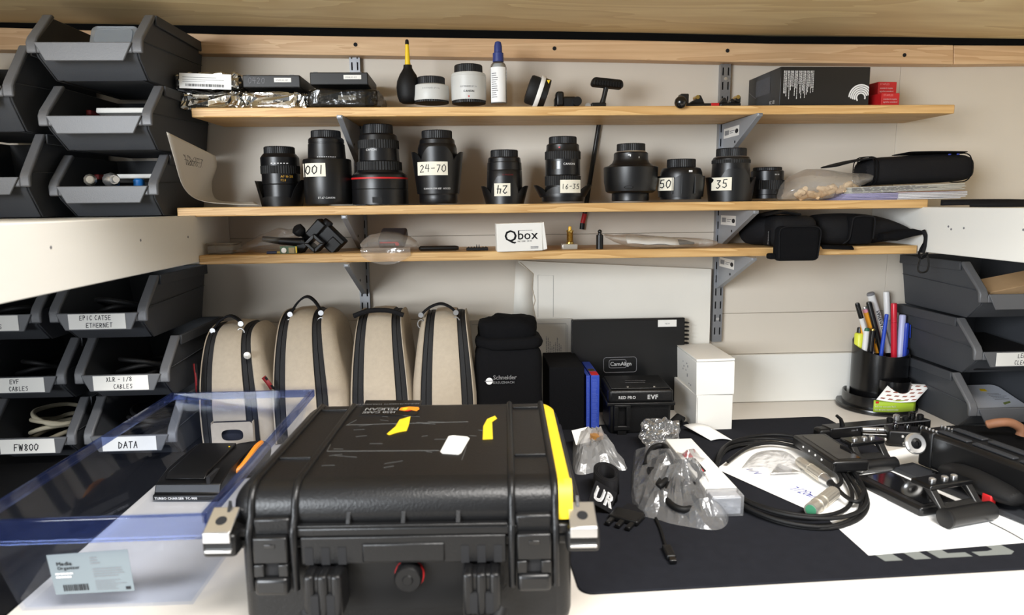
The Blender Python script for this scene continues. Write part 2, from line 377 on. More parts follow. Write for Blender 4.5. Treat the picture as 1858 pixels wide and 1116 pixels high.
# nudge grain so that boards differ
STD = []
for k, (X, ztop, zbot, lab) in enumerate(((-.2586, at(643, 103, WALL).z, DZ+.012, 'slotted metal wall standard left of centre, behind the row of bags'), (.561, at(1320, 110, WALL).z, at(1304, 618, WALL).z, 'slotted metal wall standard on the right, ending above the white boxes'))):
    t = thing('shelf_standard', lab, 'wall standard', (X, WALL, zbot), 0, 'slotted wall standards')
    H = ztop-zbot; wd = .0225; dp = .0125; mb = MB()
    mb.b6(-wd/2, -wd/2+.0015, -dp, -.0001, 0, H); mb.b6(wd/2-.0015, wd/2, -dp, -.0001, 0, H)
    f0, f1 = -dp-.0014, -dp
    mb.b6(-wd/2, -.0075, f0, f1, 0, H); mb.b6(-.0045, .0045, f0, f1, 0, H); mb.b6(.0075, wd/2, f0, f1, 0, H)
    n = int(H/.031); off = (H-n*.031)/2
    for sx in (-.006, .006):
        mb.b6(sx-.0015, sx+.0015, f0, f1, 0, off+.007)
        for i in range(n):
            mb.b6(sx-.0015, sx+.0015, f0, f1, off+i*.031+.024, off+(i+1)*.031+(.007 if i < n-1 else off*0+.0))
    mb.build('channel', 'zinc', t)
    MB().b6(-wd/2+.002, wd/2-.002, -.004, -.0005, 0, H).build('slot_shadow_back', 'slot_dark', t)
    for zf in (.055, H*.5, H-.042):
        MB().lathe([(.0001, .0012), (.0038, .001), (.0042, 0)], 12, TR((0, f0-.0001, zf), rx=PI/2)).build('screw', 'steel', t)
    STD.append(t)
for X, sd in ((-.2586, 'left'), (.561, 'right')):
    for zs, wh in ((Z1, 'top'), (Z2, 'middle'), (Z3, 'lowest')):
        t = thing('shelf_bracket', 'grey metal shelf bracket under the %s pine shelf, %s of the two' % (wh, sd), 'bracket', (X, WALL-.0142, zs-TH), 0, 'shelf brackets')
        L_ = .2; mb = MB()
        poly = [(0, -.0004), (-L_, -.0004), (-L_, -.006), (-.012, -.084), (0, -.088)]
        mb.prism(poly, -.0055, -.0043, axis='x'); mb.prism(poly, .0043, .0055, axis='x')
        mb.prism([(-L_, -.0062), (-.012, -.0842), (-.0112, -.0830), (-L_, -.005)], -.0055, .0055, axis='x')
        mb.b6(-.0055, .0055, -L_-.0012, -L_, -.007, -.0004)
        mb.b6(-.0055, .0055, -L_, -.0, -.0016, -.0004)
        mb.build('bracket_body', 'zinc_paint', t, bev=.0006, seg=1)
        MB().b6(-.004, .004, -L_-.003, -L_-.0013, -.006, -.001).build('tip', 'zinc', t, bev=.0008)
        MB().lathe([(.0028, -.0062), (.0028, .0062)], 10, TR((0, -.085, -.046), ry=PI/2)).build('rivet', 'slot_dark', t)
        if X > 0:
            T = TR((-.0057, -.03, -.028), rz=-PI/2) @ Euler((PI/2, 0, 0)).to_matrix().to_4x4()
            T = Matrix(((0, 0, -1, -.0058), (-1, 0, 0, -.016), (0, 1, 0, -.034), (0, 0, 0, 1)))
            st = MB().add([via(T)(u, v) for u, v in ((0, 0), (.092, 0), (.092, .021), (0, .021))], [(0, 1, 2, 3)]).build('price_sticker', 'white_card', t, smooth=0)
            T2 = T @ Matrix.Translation((0, 0, .0002))
            r = random.Random(4); rects = []; u = .007
            while u < .033: w_ = r.uniform(.0008, .0022); rects.append((u, u+w_, .006, .016)); u += w_+r.uniform(.0005, .001)
            flat(bars2d(rects+[(.038, .066, .012, .0135), (.038, .058, .008, .0095)]), via(T2), 'barcode', 'ink_grey', st)
            flat(([(.078+.0095*math.cos(a*PI/8), .010+.0050*math.sin(a*PI/8)) for a in range(16)], [tuple(range(16))], 0), via(T2), 'dot', 'ink', st)
# ================================================================== storage bins
def make_bin(label, x1, side, ylip, z, W=.195, D=.285, H=.116, mark=None, group='grey parts bins', ntext=.0125):
    """open-fronted stacking bin; side 'r': x1 is its right side, 'l': its left side; lip towards the camera"""
    cx = x1-W/2 if side == 'r' else x1+W/2
    t = thing('storage_bin', label, 'storage bin', (cx, ylip, z), 0, group)
    lz = H*.45; th = .003; k = .014
    def shear(mb):     # sides lean inwards towards the floor
        mb.v = [((x-math.copysign(min(abs(x), k*(1-zz/H)), x)) if abs(x) > W*.3 else x, y, zz) for x, y, zz in mb.v]; return mb
    prof = [(.052, 0), (D-.006, 0), (D, H), (.058, H), (.006, lz+.012), (.002, lz), (.012, lz-.02)]
    mb = MB(); mb.prism(prof, -W/2, -W/2+th, axis='x'); mb.prism(prof, W/2-th, W/2, axis='x')
    mb.prism([(.052, 0), (D-.006, 0), (D-.006, th), (.052, th)], -W/2+k, W/2-k, axis='x')
    mb.prism([(D-.007, 0), (D-.004, 0), (D, H), (D-.003, H)], -W/2, W/2, axis='x')
    mb.prism([(.052, 0), (.012, lz-.02), (.002, lz), (.005, lz), (.015, lz-.018), (.055, .003)], -W/2+.004, W/2-.004, axis='x')
    shear(mb).build('body', 'bin_grey', t, bev=.0012, seg=1)
    for s in (-1, 1):       # ledge moulded along each side
        a = MB(); x0, x1_ = (s*W/2, s*(W/2+.004)); x0, x1_ = min(x0, x1_), max(x0, x1_)
        a.prism([(.058, H-.018), (D, H-.02), (D, H), (.06, H)], x0, x1_, axis='x')
        a.prism([(.02, H*.52), (D-.002, H*.60), (D-.002, H*.615), (.02, H*.535)], min(s*(W/2-.006), s*(W/2-.0035)), max(s*(W/2-.006), s*(W/2-.0035)), axis='x')
        a.build('side_ledge', 'bin_grey', t, bev=.001, seg=1)
    r = MB()                # broad rim round the open front
    rw = .017
    for s in (-1, 1):
        a, b = sorted((s*W/2+s*.001, s*(W/2-rw)))
        r.prism([(.058, H+.001), (.004, lz+.014), (-.002, lz+.004), (-.002, lz-.014), (.004, lz-.014), (.008, lz+.008), (.066, H-.003)], a, b, axis='x')
    r.b6(-W/2+rw-.001, W/2-rw+.001, -.002, .004, lz-.014, lz+.003)
    r.build('rim', 'bin_rim', t, bev=.0025)
    pw = W*.34; p = MB()
    p.prism([(-pw*1.25, lz+.0035), (pw*1.25, lz+.0035), (pw, lz-.028), (-pw, lz-.028)], -.0055, -.0022)
    lp = p.build('label_holder', 'bin_rim', t, bev=.0015)
    if mark:
        w_ = pw*1.72; h_ = .0275; yy = -.0058
        c = MB().b6(-w_/2, w_/2, yy-.0006, yy, lz-.0255, lz-.0255+h_).build('label_card', 'white_card', t)
        n = len(mark)
        for i, s in enumerate(mark):
            gg = hand2d(s, min(ntext, h_*.8/n*.72), .58); sc_ = min(1, w_*.9/gg[2]); gg = ([(u*sc_, v*sc_) for u, v in gg[0]], gg[1], gg[2]*sc_)
            flat(centre(gg), front((.003 if i else -.003), yy-.0008, lz-.0255+h_*(1-(i+.85)/n)+.001), 'handwriting', 'ink', c)
    return t
B0 = ZC-.017
ST = .1205
UL = [make_bin('dark grey bin on top of the upper left stack, holding a clear plastic tub', -.578, 'r', 1.292, B0+2*ST+.004),
      make_bin('dark grey bin in the middle of the upper left stack, white and red packets inside', -.576, 'r', 1.300, B0+ST+.002),
      make_bin('dark grey bin at the bottom of the upper left stack, shiny metal fittings inside', -.5915, 'r', 1.335, B0+.0005, D=.25)]
make_bin('large dark bin at the far left edge, top of its pair', -.80, 'r', 1.285, B0+.155, W=.21, H=.152)
make_bin('large dark bin at the far left edge, just above the white side shelf', -.795, 'r', 1.295, B0+.0005, W=.21, H=.152)
LL = [make_bin('grey bin with two-line handwritten label ending in ETHERNET', -.597, 'r', 1.262, DZ+2*.1195, W=.17, mark=['EPIC CAT5E', 'ETHERNET']),
      make_bin('grey bin with handwritten label XLR 1/8 CABLES', -.578, 'r', 1.285, DZ+.1195, W=.17, mark=['XLR - 1/8', 'CABLES']),
      make_bin('grey bin with handwritten label DATA, behind the clear tray', -.577, 'r', 1.292, DZ, W=.17, mark=['DATA']),
      make_bin('grey bin at the left edge with label ending in CABLES, under the white side shelf', -.783, 'r', 1.262, DZ+2*.1195, W=.17, mark=['C', 'CABLES']),
      make_bin('grey bin with handwritten label EVF CABLES', -.765, 'r', 1.285, DZ+.1195, W=.17, mark=['EVF', 'CABLES']),
      make_bin('grey bin with handwritten label FW800, pale cables inside', -.763, 'r', 1.292, DZ, W=.17, mark=['FW800'])]
RR = [make_bin('grey bin on top of the right stack, cardboard inside', .999, 'l', 1.318, DZ+2*.1175, W=.2, H=.116, D=.265),
      make_bin('grey bin with handwritten label LENS CLEANING', .999, 'l', 1.318, DZ+.1175, W=.2, H=.116, D=.265, mark=['LENS', 'CLEANING']),
      make_bin('grey bin at the bottom of the right stack, white printed tub lid inside', .999, 'l', 1.318, DZ+.0002, W=.2, H=.116, D=.265)]
# ================================================================== camera lenses on the middle shelf
from mathutils import noise as mn
YL = 1.462
def cylproj(r, x0, z0, lift=.0003):
    def fn(u, v):
        s = max(-.999, min(.999, (x0+u)/r)); a = -PI/2+math.asin(s); q = r+lift
        return (q*math.cos(a), q*math.sin(a), z0+v)
    return fn
def patch(fn, w_, h_, n=8):
    vs = [fn(w_*i/n, h_*j) for j in (0, 1) for i in range(n+1)]
    return MB().add(vs, [(i, i+1, n+2+i, n+1+i) for i in range(n)])
def hood_mb(r0, r1, z0, zf, zs, zv, thick=.0016, n=72, flare=0, fp=4, side_r=None):
    """petal hood: front/back petals reach zf, side petals zs, valleys zv; radius r0 at z0 to r1 at the top; flare pushes side petals out"""
    def top(a):
        c = math.cos(2*a)                    # +1 at the sides, -1 front/back
        t = abs(c)**.7; hi = zs if c > 0 else zf
        return zv+(hi-zv)*min(1, t*1.25)
    vs = []; fs = []; m = 6; hmax = max(zf, zs)-z0
    for sgn in (0, 1):
        for j in range(m+1):
            for i in range(n):
                a = 2*PI*i/n; z = z0+(top(a)-z0)*j/m; q = (z-z0)/hmax
                r = r0+(r1-r0)*q+flare*abs(math.cos(a))**fp*q-thick*sgn
                vs.append((r*math.cos(a), r*math.sin(a), z))
    N = (m+1)*n
    for j in range(m):
        for i in range(n):
            k = (i+1) % n
            fs.append((j*n+i, j*n+k, (j+1)*n+k, (j+1)*n+i)); fs.append((N+j*n+k, N+j*n+i, N+(j+1)*n+i, N+(j+1)*n+k))
    for i in range(n):
        k = (i+1) % n; fs.append((m*n+i, m*n+k, N+m*n+k, N+m*n+i)); fs.append((k, i, N+i, N+k))
    return MB().add(vs, fs)
mat('lens_body', (15, 15, 17), .36, var=.1, vs=80, spec=.5)
mat('lens_cap', (15, 16, 19), .5, spec=.4)
mat('hood_black', (14, 14, 15), .38, var=.08, vs=50)
mat('lens_rubber', (11, 11, 12), .7)
mat('gold_print', (206, 160, 60), .5)
mat('silver_lens', (196, 196, 192), .45, var=.03, vs=30)
def lens(label, cx, parts, ys=367, rings=(), Yc=YL, zs=None, group='camera lenses on the middle shelf', rz_extra=0, name='camera_lens', cat='camera lens'):
    zs = Z2 if zs is None else zs
    p = at(cx, ys, Yc); k = kx(cx, ys, Yc)*1.0
    t = thing(name, label, cat, (p.x, Yc, zs+.0002), -math.atan2(p.x, Yc)+rz_extra, group)
    t['k'] = k
    zz = lambda y: max(0, at(cx, y, Yc).z-zs)
    for nm, m, prof, rib in parts:
        pr = [(hw*k, zz(y)) for y, hw in prof][::-1]
        MB().lathe(pr, 96 if rib else 56, None, rib).build(nm, m, t, smooth=30 if not rib else 0)
    return t, k, zz
def sticker(t, k, zz, cx, r, x0, x1, y0, y1, s=None, m='cream_label', flip=False, hh=.62, pen=.06):
    z0 = zz(y1); h_ = zz(y0)-z0; w_ = (x1-x0)*k; u0 = (x0-cx)*k
    o = patch(cylproj(r, u0, z0, .0004), w_, h_).build('sticker', m, t)
    if s:
        g = hand2d(s, h_*hh, .6, pen); sc_ = min(1, w_*.86/g[2]); vv = [((u-g[2]/2)*sc_, (v-h_*hh/2)*sc_) for u, v in g[0]]
        if flip: vv = [(-u, -v) for u, v in vv]
        flat((vv, g[1], 0), cylproj(r, u0+w_/2, z0+h_/2, .0008), 'handwriting', 'ink', o)
    return o
def barrel_print(t, s, size, r, z, m='print_white', x0=0, bold=0):
    g = centre(type2d(s, size, bold)); return flat(g, cylproj(r, x0, z, .0004), 'lettering', m, t)
def ticks(t, r, z, n, step, h_, m='print_white', x0=0):
    return flat(bars2d([((i-n/2)*step, (i-n/2)*step+step*.55, 0, h_) for i in range(n)]), cylproj(r, x0, z, .0004), 'distance_scale', m, t)

# 1 -- petal-hooded zoom with gold print
c = 512.7
t, k, zz = lens('black zoom lens with gold lettering and petal hood, beside the bent paper', c,
  [('rear_cap', 'lens_cap', [(267, 25), (268.5, 26.8), (280, 27)], .012), ('barrel', 'lens_body', [(280, 29), (284, 32), (287, 34), (302, 34)], 0),
   ('focus_ring', 'lens_rubber', [(302, 34.4), (316, 34.4)], .012), ('barrel_front', 'lens_body', [(316, 33.4), (334, 33.2), (336, 32), (371, 32)], 0)], 371, Yc=1.49)
hood_mb(36*k, 41*k, 0, zz(357), zz(328), zz(360), flare=6*k).build('lens_hood', 'hood_black', t, rot=(0, 0, -.35))
barrel_print(t, 'AF 16-28', .0065, 33.4*k, zz(323.5), 'gold_print', 10*k, .02); barrel_print(t, 'F2.8', .006, 33.4*k, zz(330), 'gold_print', 4*k)
ticks(t, 34*k, zz(299), 6, .006, .0018)
# 2 -- 001
c = 597.5
t, k, zz = lens('tall black lens with white sticker marked 001', c,
  [('rear_cap', 'lens_cap', [(238, 25), (239.5, 26), (251, 26.4)], .012), ('barrel', 'lens_body', [(251, 29), (254, 31.5), (260, 31.8), (260.4, 31), (262, 31), (262.6, 32.4), (286, 33.6), (288, 34)], 0),
   ('lens_hood', 'hood_black', [(288, 35), (290, 42), (292, 43), (340, 43), (368, 42), (371, 41)], 0)], 371)
sticker(t, k, zz, c, 43.0*k, 555.6, 594, 298.3, 322, '001')
ticks(t, 33.8*k, zz(287.4), 9, .0042, .0012); barrel_print(t, 'ET-67 CANON', .005, 43*k, zz(361), x0=-4*k)
# 3 -- red ring
c = 691
t, k, zz = lens('tall black lens with a red ring round its wide front, between 001 and 24-70', c,
  [('rear_cap', 'lens_cap', [(227, 25), (228.5, 26), (244, 26.4)], .012), ('barrel', 'lens_body', [(244, 29), (247, 33), (256, 34.5)], 0),
   ('zoom_ring', 'lens_rubber', [(256, 36), (271, 36.4)], .012), ('barrel_middle', 'lens_body', [(271, 35.8), (293, 36.6), (295, 39)], 0),
   ('focus_ring', 'lens_rubber', [(295, 40), (310, 40.6)], .012), ('barrel_front', 'lens_body', [(310, 40), (314, 42), (318, 49), (321, 50), (343, 50.4), (343.5, 49.6), (344.5, 50.4), (371, 50.4)], 0),
   ('red_ring', 'red', [(323, 50.35), (323.3, 50.7), (326, 50.7), (326.3, 50.35)], 0)], 371)
barrel_print(t, 'CANON', .0055, 36.2*k, zz(276), x0=-13*k)
patch(cylproj(50.4*k, -14*k, zz(368), .0012), 17*k, zz(358)-zz(368)).build('hood_button', 'lens_rubber', t)
# 4 -- 24-70
c = 796
t, k, zz = lens('black zoom lens with petal hood and sticker marked 24-70', c,
  [('rear_cap', 'lens_cap', [(238, 26), (239.5, 27), (252.5, 27)], .01), ('barrel', 'lens_body', [(252.5, 29), (255, 31), (262, 32), (263, 33), (270, 35), (300, 36), (352, 34)], 0),
   ('filter_ring', 'lens_body', [(350, 36), (352, 35), (355, 34.4), (358, 34.6), (366, 34.6), (370, 33)], 0)], 369)
hood_mb(38*k, 41.5*k, zz(352), zz(269), zz(277), zz(292), flare=6*k, fp=8).build('lens_hood', 'hood_black', t)
sticker(t, k, zz, c, 42*k, 760.8, 813.3, 295.8, 319.6, '24-70', pen=.05)
barrel_print(t, 'CANON EW-83F  HOOD', .0048, 40*k, zz(344.5), x0=-2*k)
# 5 -- upside down 24
c = 916
t, k, zz = lens('short black lens with splayed petal hood and upside-down sticker 24', c,
  [('rear_cap', 'lens_cap', [(273, 23.4), (274.5, 24.3), (286, 24.4)], .012), ('barrel', 'lens_body', [(286, 27), (288, 29), (295, 29.6), (296, 30.6), (309, 31.2), (309.6, 30.6), (311, 31.4), (330, 32), (368, 32)], 0)], 368)
hood_mb(34.5*k, 34*k, 0, zz(321), zz(338), zz(352), flare=13*k, fp=6).build('lens_hood', 'hood_black', t)
barrel_print(t, 'ULTRASONIC', .0038, 31.6*k, zz(319.5), 'red_dark', 6*k)
sticker(t, k, zz, c, 34.4*k, 897.8, 926, 333.6, 356.2, '24', flip=True)
# 6 -- 16-35
c = 1021
t, k, zz = lens('black zoom lens with wide petal hood and sticker marked 16-35', c,
  [('rear_cap', 'lens_cap', [(249, 23.5), (250.5, 24.4), (262, 24.6)], .012), ('barrel', 'lens_body', [(262, 27), (264, 29), (272, 29.4), (276, 31)], 0),
   ('zoom_ring', 'lens_rubber', [(276, 31.6), (290, 31.6)], .012), ('barrel_middle', 'lens_body', [(290, 31), (318, 31.4), (319, 30.6), (320, 31)], 0),
   ('focus_ring', 'lens_rubber', [(320, 31.8), (337, 31.8)], .012), ('barrel_front', 'lens_body', [(337, 31), (351, 33), (352, 42), (356, 42), (358, 38), (366, 37)], 0)], 366)
hood_mb(41*k, 42*k, zz(358), zz(340), zz(336), zz(350), flare=11*k, fp=5).build('lens_hood', 'hood_black', t)
patch(cylproj(31*k, -20*k, zz(308), .0006), 18*k, zz(294)-zz(308)).build('scale_window', 'black_gloss', t); barrel_print(t, 'CANON', .006, 31.2*k, zz(301), x0=11*k, bold=.03)
patch(cylproj(30*k, -7*k, zz(271), .0005), 2.5*k, .003).build('mount_dot', 'red', t)
sticker(t, k, zz, c, 43*k, 1016.6, 1051.8, 328, 351, '16-35')
# 7 -- big plain hood
c = 1143.5
t, k, zz = lens('black lens with broad smooth hood and no sticker, right of 16-35', c,
  [('rear_cap', 'lens_cap', [(261.6, 24), (263, 24.7), (275, 24.9)], .012), ('mount_ring', 'steel', [(275, 26), (277, 27)], 0), ('barrel', 'lens_body', [(277, 28), (279, 30), (290, 30.4), (296, 33), (303, 42)], 0),
   ('lens_hood', 'hood_black', [(301, 38), (303, 46.5), (304.5, 48), (330, 47.4), (347, 44), (350, 40), (351, 33)], 0), ('front_ring', 'lens_body', [(350, 32), (352, 33), (364, 33), (365, 32)], 0)], 364.5)
flat(bars2d([(0, .006, .002, .0045), (.004, .006, 0, .004)]), cylproj(30.2*k, -5*k, zz(286)), 'mark', 'print_white', t); barrel_print(t, 'II', .005, 30.2*k, zz(289), x0=14*k)
MB().lathe([(.0001, 0), (8*k, 0), (7*k, .001), (.0001, .0012)], 14, TR((-3*k, -45.4*k, zz(341)), rx=PI/2+.12) @ Matrix.Diagonal((1, .35, 1, 1))).build('hood_catch', 'hood_black', t)
# 8 -- 50
c = 1234.5
t, k, zz = lens('short wide black lens with sticker marked 50', c,
  [('rear_cap', 'lens_cap', [(289.4, 24), (291, 24.7), (304, 24.9)], .012), ('barrel', 'lens_body', [(304, 26), (306, 33), (308, 34.5), (314, 36.4), (320, 37), (362, 36)], 0), ('front_ring', 'lens_body', [(355, 36), (358, 35), (362, 33)], 0)], 361.5)
hood_mb(39*k, 42.4*k, zz(358), zz(317.5), zz(320), zz(326), flare=0).build('lens_hood', 'hood_black', t, rot=(0, 0, .5))
for q in (-.35, .05, .62): MB().box((math.sin(q)*41.4*k, -math.cos(q)*41.4*k, (zz(352)+zz(322))/2), (.0016, .004, zz(322)-zz(352)), None).build('hood_rib', 'hood_black', t)
sticker(t, k, zz, c, 42.6*k, 1193.8, 1222.5, 323.4, 346.2, '50'); patch(cylproj(36*k, 13*k, zz(314), .0006), 6*k, .004).build('mount_mark', 'print_white', t)
# 9 -- 35
c = 1324
t, k, zz = lens('black lens with ribbed cap and sticker marked 35', c,
  [('rear_cap', 'lens_cap', [(270, 25), (271.5, 25.7), (284.5, 25.9)], .012), ('mount_ring', 'steel', [(284.5, 27), (286, 29)], 0), ('barrel', 'lens_body', [(286, 30), (288, 31.5), (290, 32), (308, 32.6), (330, 33), (362, 32)], 0), ('front_ring', 'lens_body', [(352, 36), (357, 36), (362, 35)], 0)], 361)
hood_mb(37*k, 39*k, 0, zz(308), zz(322), zz(336), flare=6*k, fp=3).build('lens_hood', 'hood_black', t, rot=(0, 0, .25))
MB().lathe([(32.2*k, zz(297)), (32.9*k, zz(297)), (32.9*k, zz(291)), (32.2*k, zz(291))], 96, None, .01, closed=True).build('grip_ring', 'lens_rubber', t, smooth=0)
sticker(t, k, zz, c, 40.4*k, 1292.8, 1326.4, 323, 346, '35')
# 10 -- small
c = 1390
t, k, zz = lens('small black lens with ribbed grip, last in the row beside the bag of pegs', c,
  [('rear_cap', 'lens_cap', [(304, 23), (305, 24), (310, 24)], .012), ('barrel', 'lens_body', [(310, 26), (311.5, 28), (328, 28.4)], 0), ('focus_ring', 'lens_rubber', [(328, 28.8), (344, 28.8)], .02), ('barrel_front', 'lens_body', [(344, 28.2), (353, 28), (354, 26.6), (360.5, 26.6)], 0)], 360.5, Yc=1.505)
barrel_print(t, '50 1.8', .004, 28.2*k, zz(319), x0=16*k)

# ================================================================== top shelf
YT = 1.455
# teleconverters
for c, parts, lab in ((783, [('rear_cap', 'lens_cap', [(141.5, 24), (143, 25), (155, 25)], .01), ('barrel', 'silver_lens', [(155, 27), (157, 31), (159, 32), (183, 32.6), (184.5, 32)], 0), ('front_cap', 'lens_cap', [(184.5, 31), (188, 31)], .01)], 'low pale grey teleconverter with black caps, beside the air blower'),
                      (851, [('rear_cap', 'lens_cap', [(119.5, 24), (121, 25), (134, 25.4)], .01), ('barrel', 'silver_lens', [(134, 27), (135, 30), (137, 31), (140, 31), (141, 31.6), (182, 31.6), (184, 31)], 0), ('front_cap', 'lens_cap', [(184, 30.4), (189, 30)], .01)], 'taller pale grey teleconverter with black caps, beside the spray bottle')):
    t, k, zz = lens(lab, c, parts, 189, Yc=YT, zs=Z1, group='grey teleconverters', name='teleconverter', cat='teleconverter')
    low = c < 800
    barrel_print(t, 'EXTENDER EF 1.4x' if low else 'EXTENDER EF 2x', .0042, 31.8*k, zz(166 if low else 163), 'ink_grey', 0)
    barrel_print(t, 'CANON', .0055, 31.8*k, zz(174 if low else 172), 'ink', 0, .03)
    patch(cylproj(31.8*k, -1*k, zz(181), .0005), 2*k, .003).build('mount_dot', 'red', t)
# air blower
c = 742; p = at(c, 188, YT); k = kx(c, 188, YT); zq = lambda y, c=742: max(0, at(c, y, YT).z-Z1)
t = thing('air_blower', 'black rubber bulb air blower with yellow nozzle standing on top shelf', 'air blower', (p.x, YT, Z1+.0002))
MB().lathe([(r*k, zq(y)) for y, r in ((188, 12), (185, 17), (175, 20.5), (160, 21.8), (148, 20), (136, 15), (128, 10), (124, 8), (118.5, 7.6))], 32).build('bulb', 'black_rubber', t, smooth=60)
MB().lathe([(r*k, zq(y)) for y, r in ((119, 5), (117, 5), (80, 3.2))], 16).build('nozzle', 'yellow', t)
MB().lathe([(r*k, zq(y)) for y, r in ((81, 3.6), (74, 3.2), (72, 2))], 16).build('nozzle_tip', 'black_rubber', t)
# spray bottle
c = 905; p = at(c, 189, YT); k = kx(c, 189, YT); zq = lambda y, c=905: max(0, at(c, y, YT).z-Z1)
film('clear_pet', (232, 236, 238), .1, .06)
t = thing('spray_bottle', 'small clear spray bottle with dark blue pump top', 'spray bottle', (p.x, YT, Z1+.0002), -math.atan2(p.x, YT))
MB().lathe([(r*k, zq(y)) for y, r in ((189.5, 14), (187.5, 15), (125, 15), (118, 13.4), (113, 9), (109, 9))], 28).build('bottle', 'clear_pet', t)
MB().lathe([(13.6*k, zq(188)), (13.6*k, zq(128)), (9*k, zq(117))], 28).build('liquid', mat('liquid', (205, 206, 204), .25), t)
MB().lathe([(r*k, zq(y)) for y, r in ((113, 9.4), (112.5, 10), (97, 9.6), (96, 8))], 24, None, .01).build('collar', mat('blue_cap', (44, 58, 122), .45), t)
MB().lathe([(r*k, zq(y)) for y, r in ((96.5, 7.4), (84, 7), (77, 5.4), (76, 4))], 20).build('pump', 'blue_cap', t)
o = patch(cylproj(15.1*k, -13.5*k, zq(187), .0003), 26*k, zq(124)-zq(187), 12).build('label', 'white_paper', t)
flat(lines2d(11*k, .05, 12, .35, 3), cylproj(15.2*k, -11.5*k, zq(180), .0006), 'small_print', 'ink_grey', o)
# follow-focus wheel
p = at(985, 189, 1.46); t = thing('follow_focus', 'black geared follow focus unit with a tilted white marking disc', 'follow focus', (p.x, 1.46, Z1))
T = TR((-.008, 0, .0345), ry=-R_(71))
MB().lathe([(.0275, .004), (.029, .006), (.029, .020), (.027, .0235), (.018, .025), (.016, .0215), (.0001, .0215)][::1], 40, T, cap=False).build('knob', 'lens_rubber', t)
MB().lathe([(.034, -.0045), (.0345, -.0035), (.0345, .0030), (.034, .0040), (.0001, .0040)], 48, T).build('marking_disc', 'white_card', t)
MB().lathe([(.030, -.017), (.0315, -.016), (.0315, -.005), (.0001, -.0049)], 40, T).build('gear_housing', 'black_satin', t)
flat(([(0, 0), (.007, 0), (.0035, -.007)], [(0, 1, 2)], 0), front(.0055, -.0275, .0545), 'index_mark', 'yellow', t)
MB().box((.046, .004, .013), (.044, .03, .025)).box((.034, .0, .02), (.016, .03, .03)).build('drive_box', 'black_satin', t, bev=.004)
MB().lathe([(.0001, 0), (.009, 0), (.009, .012), (.0001, .012)], 20, TR((.068, -.012, .014), rx=PI/2)).build('gear', 'black_plastic', t)
# T-handle clamp and its rod hanging behind the shelves
a, b = at(1088, 180, 1.575), at(1058, 413, 1.575)
yr = WALL-.0068
t = thing('boom_rod', 'thin black rod with red end hanging behind the shelves', 'rod', (at(1095, 178, yr).x, yr, at(1095, 178, yr).z))
base = Vector(t.location)
q0, q1, q2 = at(1093, 186, yr)-base, at(1061, 388, yr)-base, at(1057, 405, yr)-base
MB().cyl(q0, q1, .0052, 14).build('tube', 'black_satin', t); MB().cyl(q1, q2, .0054, 14).build('red_end', 'red', t)
q3 = at(1056, 416, yr)-base; MB().cyl(q2, q3, .0058, 12).build('end_cap', 'black_plastic', t)
p = at(1085, 189, 1.47); t = thing('clamp_handle', 'black T-shaped clamp handle with rounded knob on top shelf', 'clamp', (p.x, 1.47, Z1))
T = TR((.0185, 0, .054), ry=R_(6))
MB().box((0, 0, 0), (.068, .034, .018), T, (.92, .8)).build('knob', 'black_rubber', t, bev=.007, seg=3)
r = MB()
for i in range(11): r.box((-.028+i*.0056, -.0172, -.003), (.0022, .0016, .009), T)
r.build('knob_ribs', 'black_plastic', t)
MB().tube([(.017, 0, .047), (.0125, 0, .027), (.007, 0, .006)], [.0055, .005, .0065], 14).build('stem', 'black_satin', t)
MB().box((.0, 0, .007), (.03, .026, .014)).box((-.018, .0, .0085), (.026, .022, .006), TR((0, 0, .001), ry=-R_(32))).build('jaw', 'black_satin', t, bev=.002)
MB().lathe([(.0001, 0), (.006, 0), (.006, .008), (.0001, .008)], 16, TR((-.024, -.012, .0062), rx=PI/2)).build('clamp_screw', 'steel', t)
# rail clamp with ball
p = at(1285, 189, 1.44); t = thing('rod_clamp', 'black rail clamp with ball end and red band, at shelf edge by black box', 'rail clamp', (p.x, 1.44, Z1))
k = kx(1285, 189, 1.44); X = lambda x: (x-1285)*k
MB().b6(X(1232), X(1300), -.011, .011, .0002, .008).b6(X(1304), X(1341), -.011, .011, .0002, .008).build('rail', 'black_satin', t, bev=.0015)
MB().b6(X(1287), X(1302), -.0113, .0113, .0002, .0083).build('band', 'red', t, bev=.001)
MB().box((X(1240), 0, .016), (.017, .02, .022)).prism([(X(1249), .008), (X(1276), .008), (X(1269), .024), (X(1263), .024), (X(1259), .014), (X(1254), .013)], -.01, .01).build('cradle', 'black_satin', t, bev=.002)
MB().prism([(X(1303), .008), (X(1318), .008), (X(1314), .019), (X(1310), .019)], -.01, .01).prism([(X(1320), .008), (X(1341), .008), (X(1341), .022), (X(1335), .022), (X(1331), .013), (X(1326), .018), (X(1322), .014)], -.01, .01).build('cradle', 'black_satin', t, bev=.002)
MB().sphere((X(1224), -.0435, .0052), .0122, 24, 16).build('ball', 'black_gloss', t, smooth=90)
MB().tube([(X(1226), -.034, .006), (X(1234), -.008, .006)], .005, 12).build('ball_neck', 'black_satin', t)
for x in (1263, 1336): MB().lathe([(.0001, -.0104), (.004, -.0104), (.004, .0104), (.0001, .0104)], 14, TR((X(x), 0, .02), rx=PI/2)).build('bolt', 'brass', t)
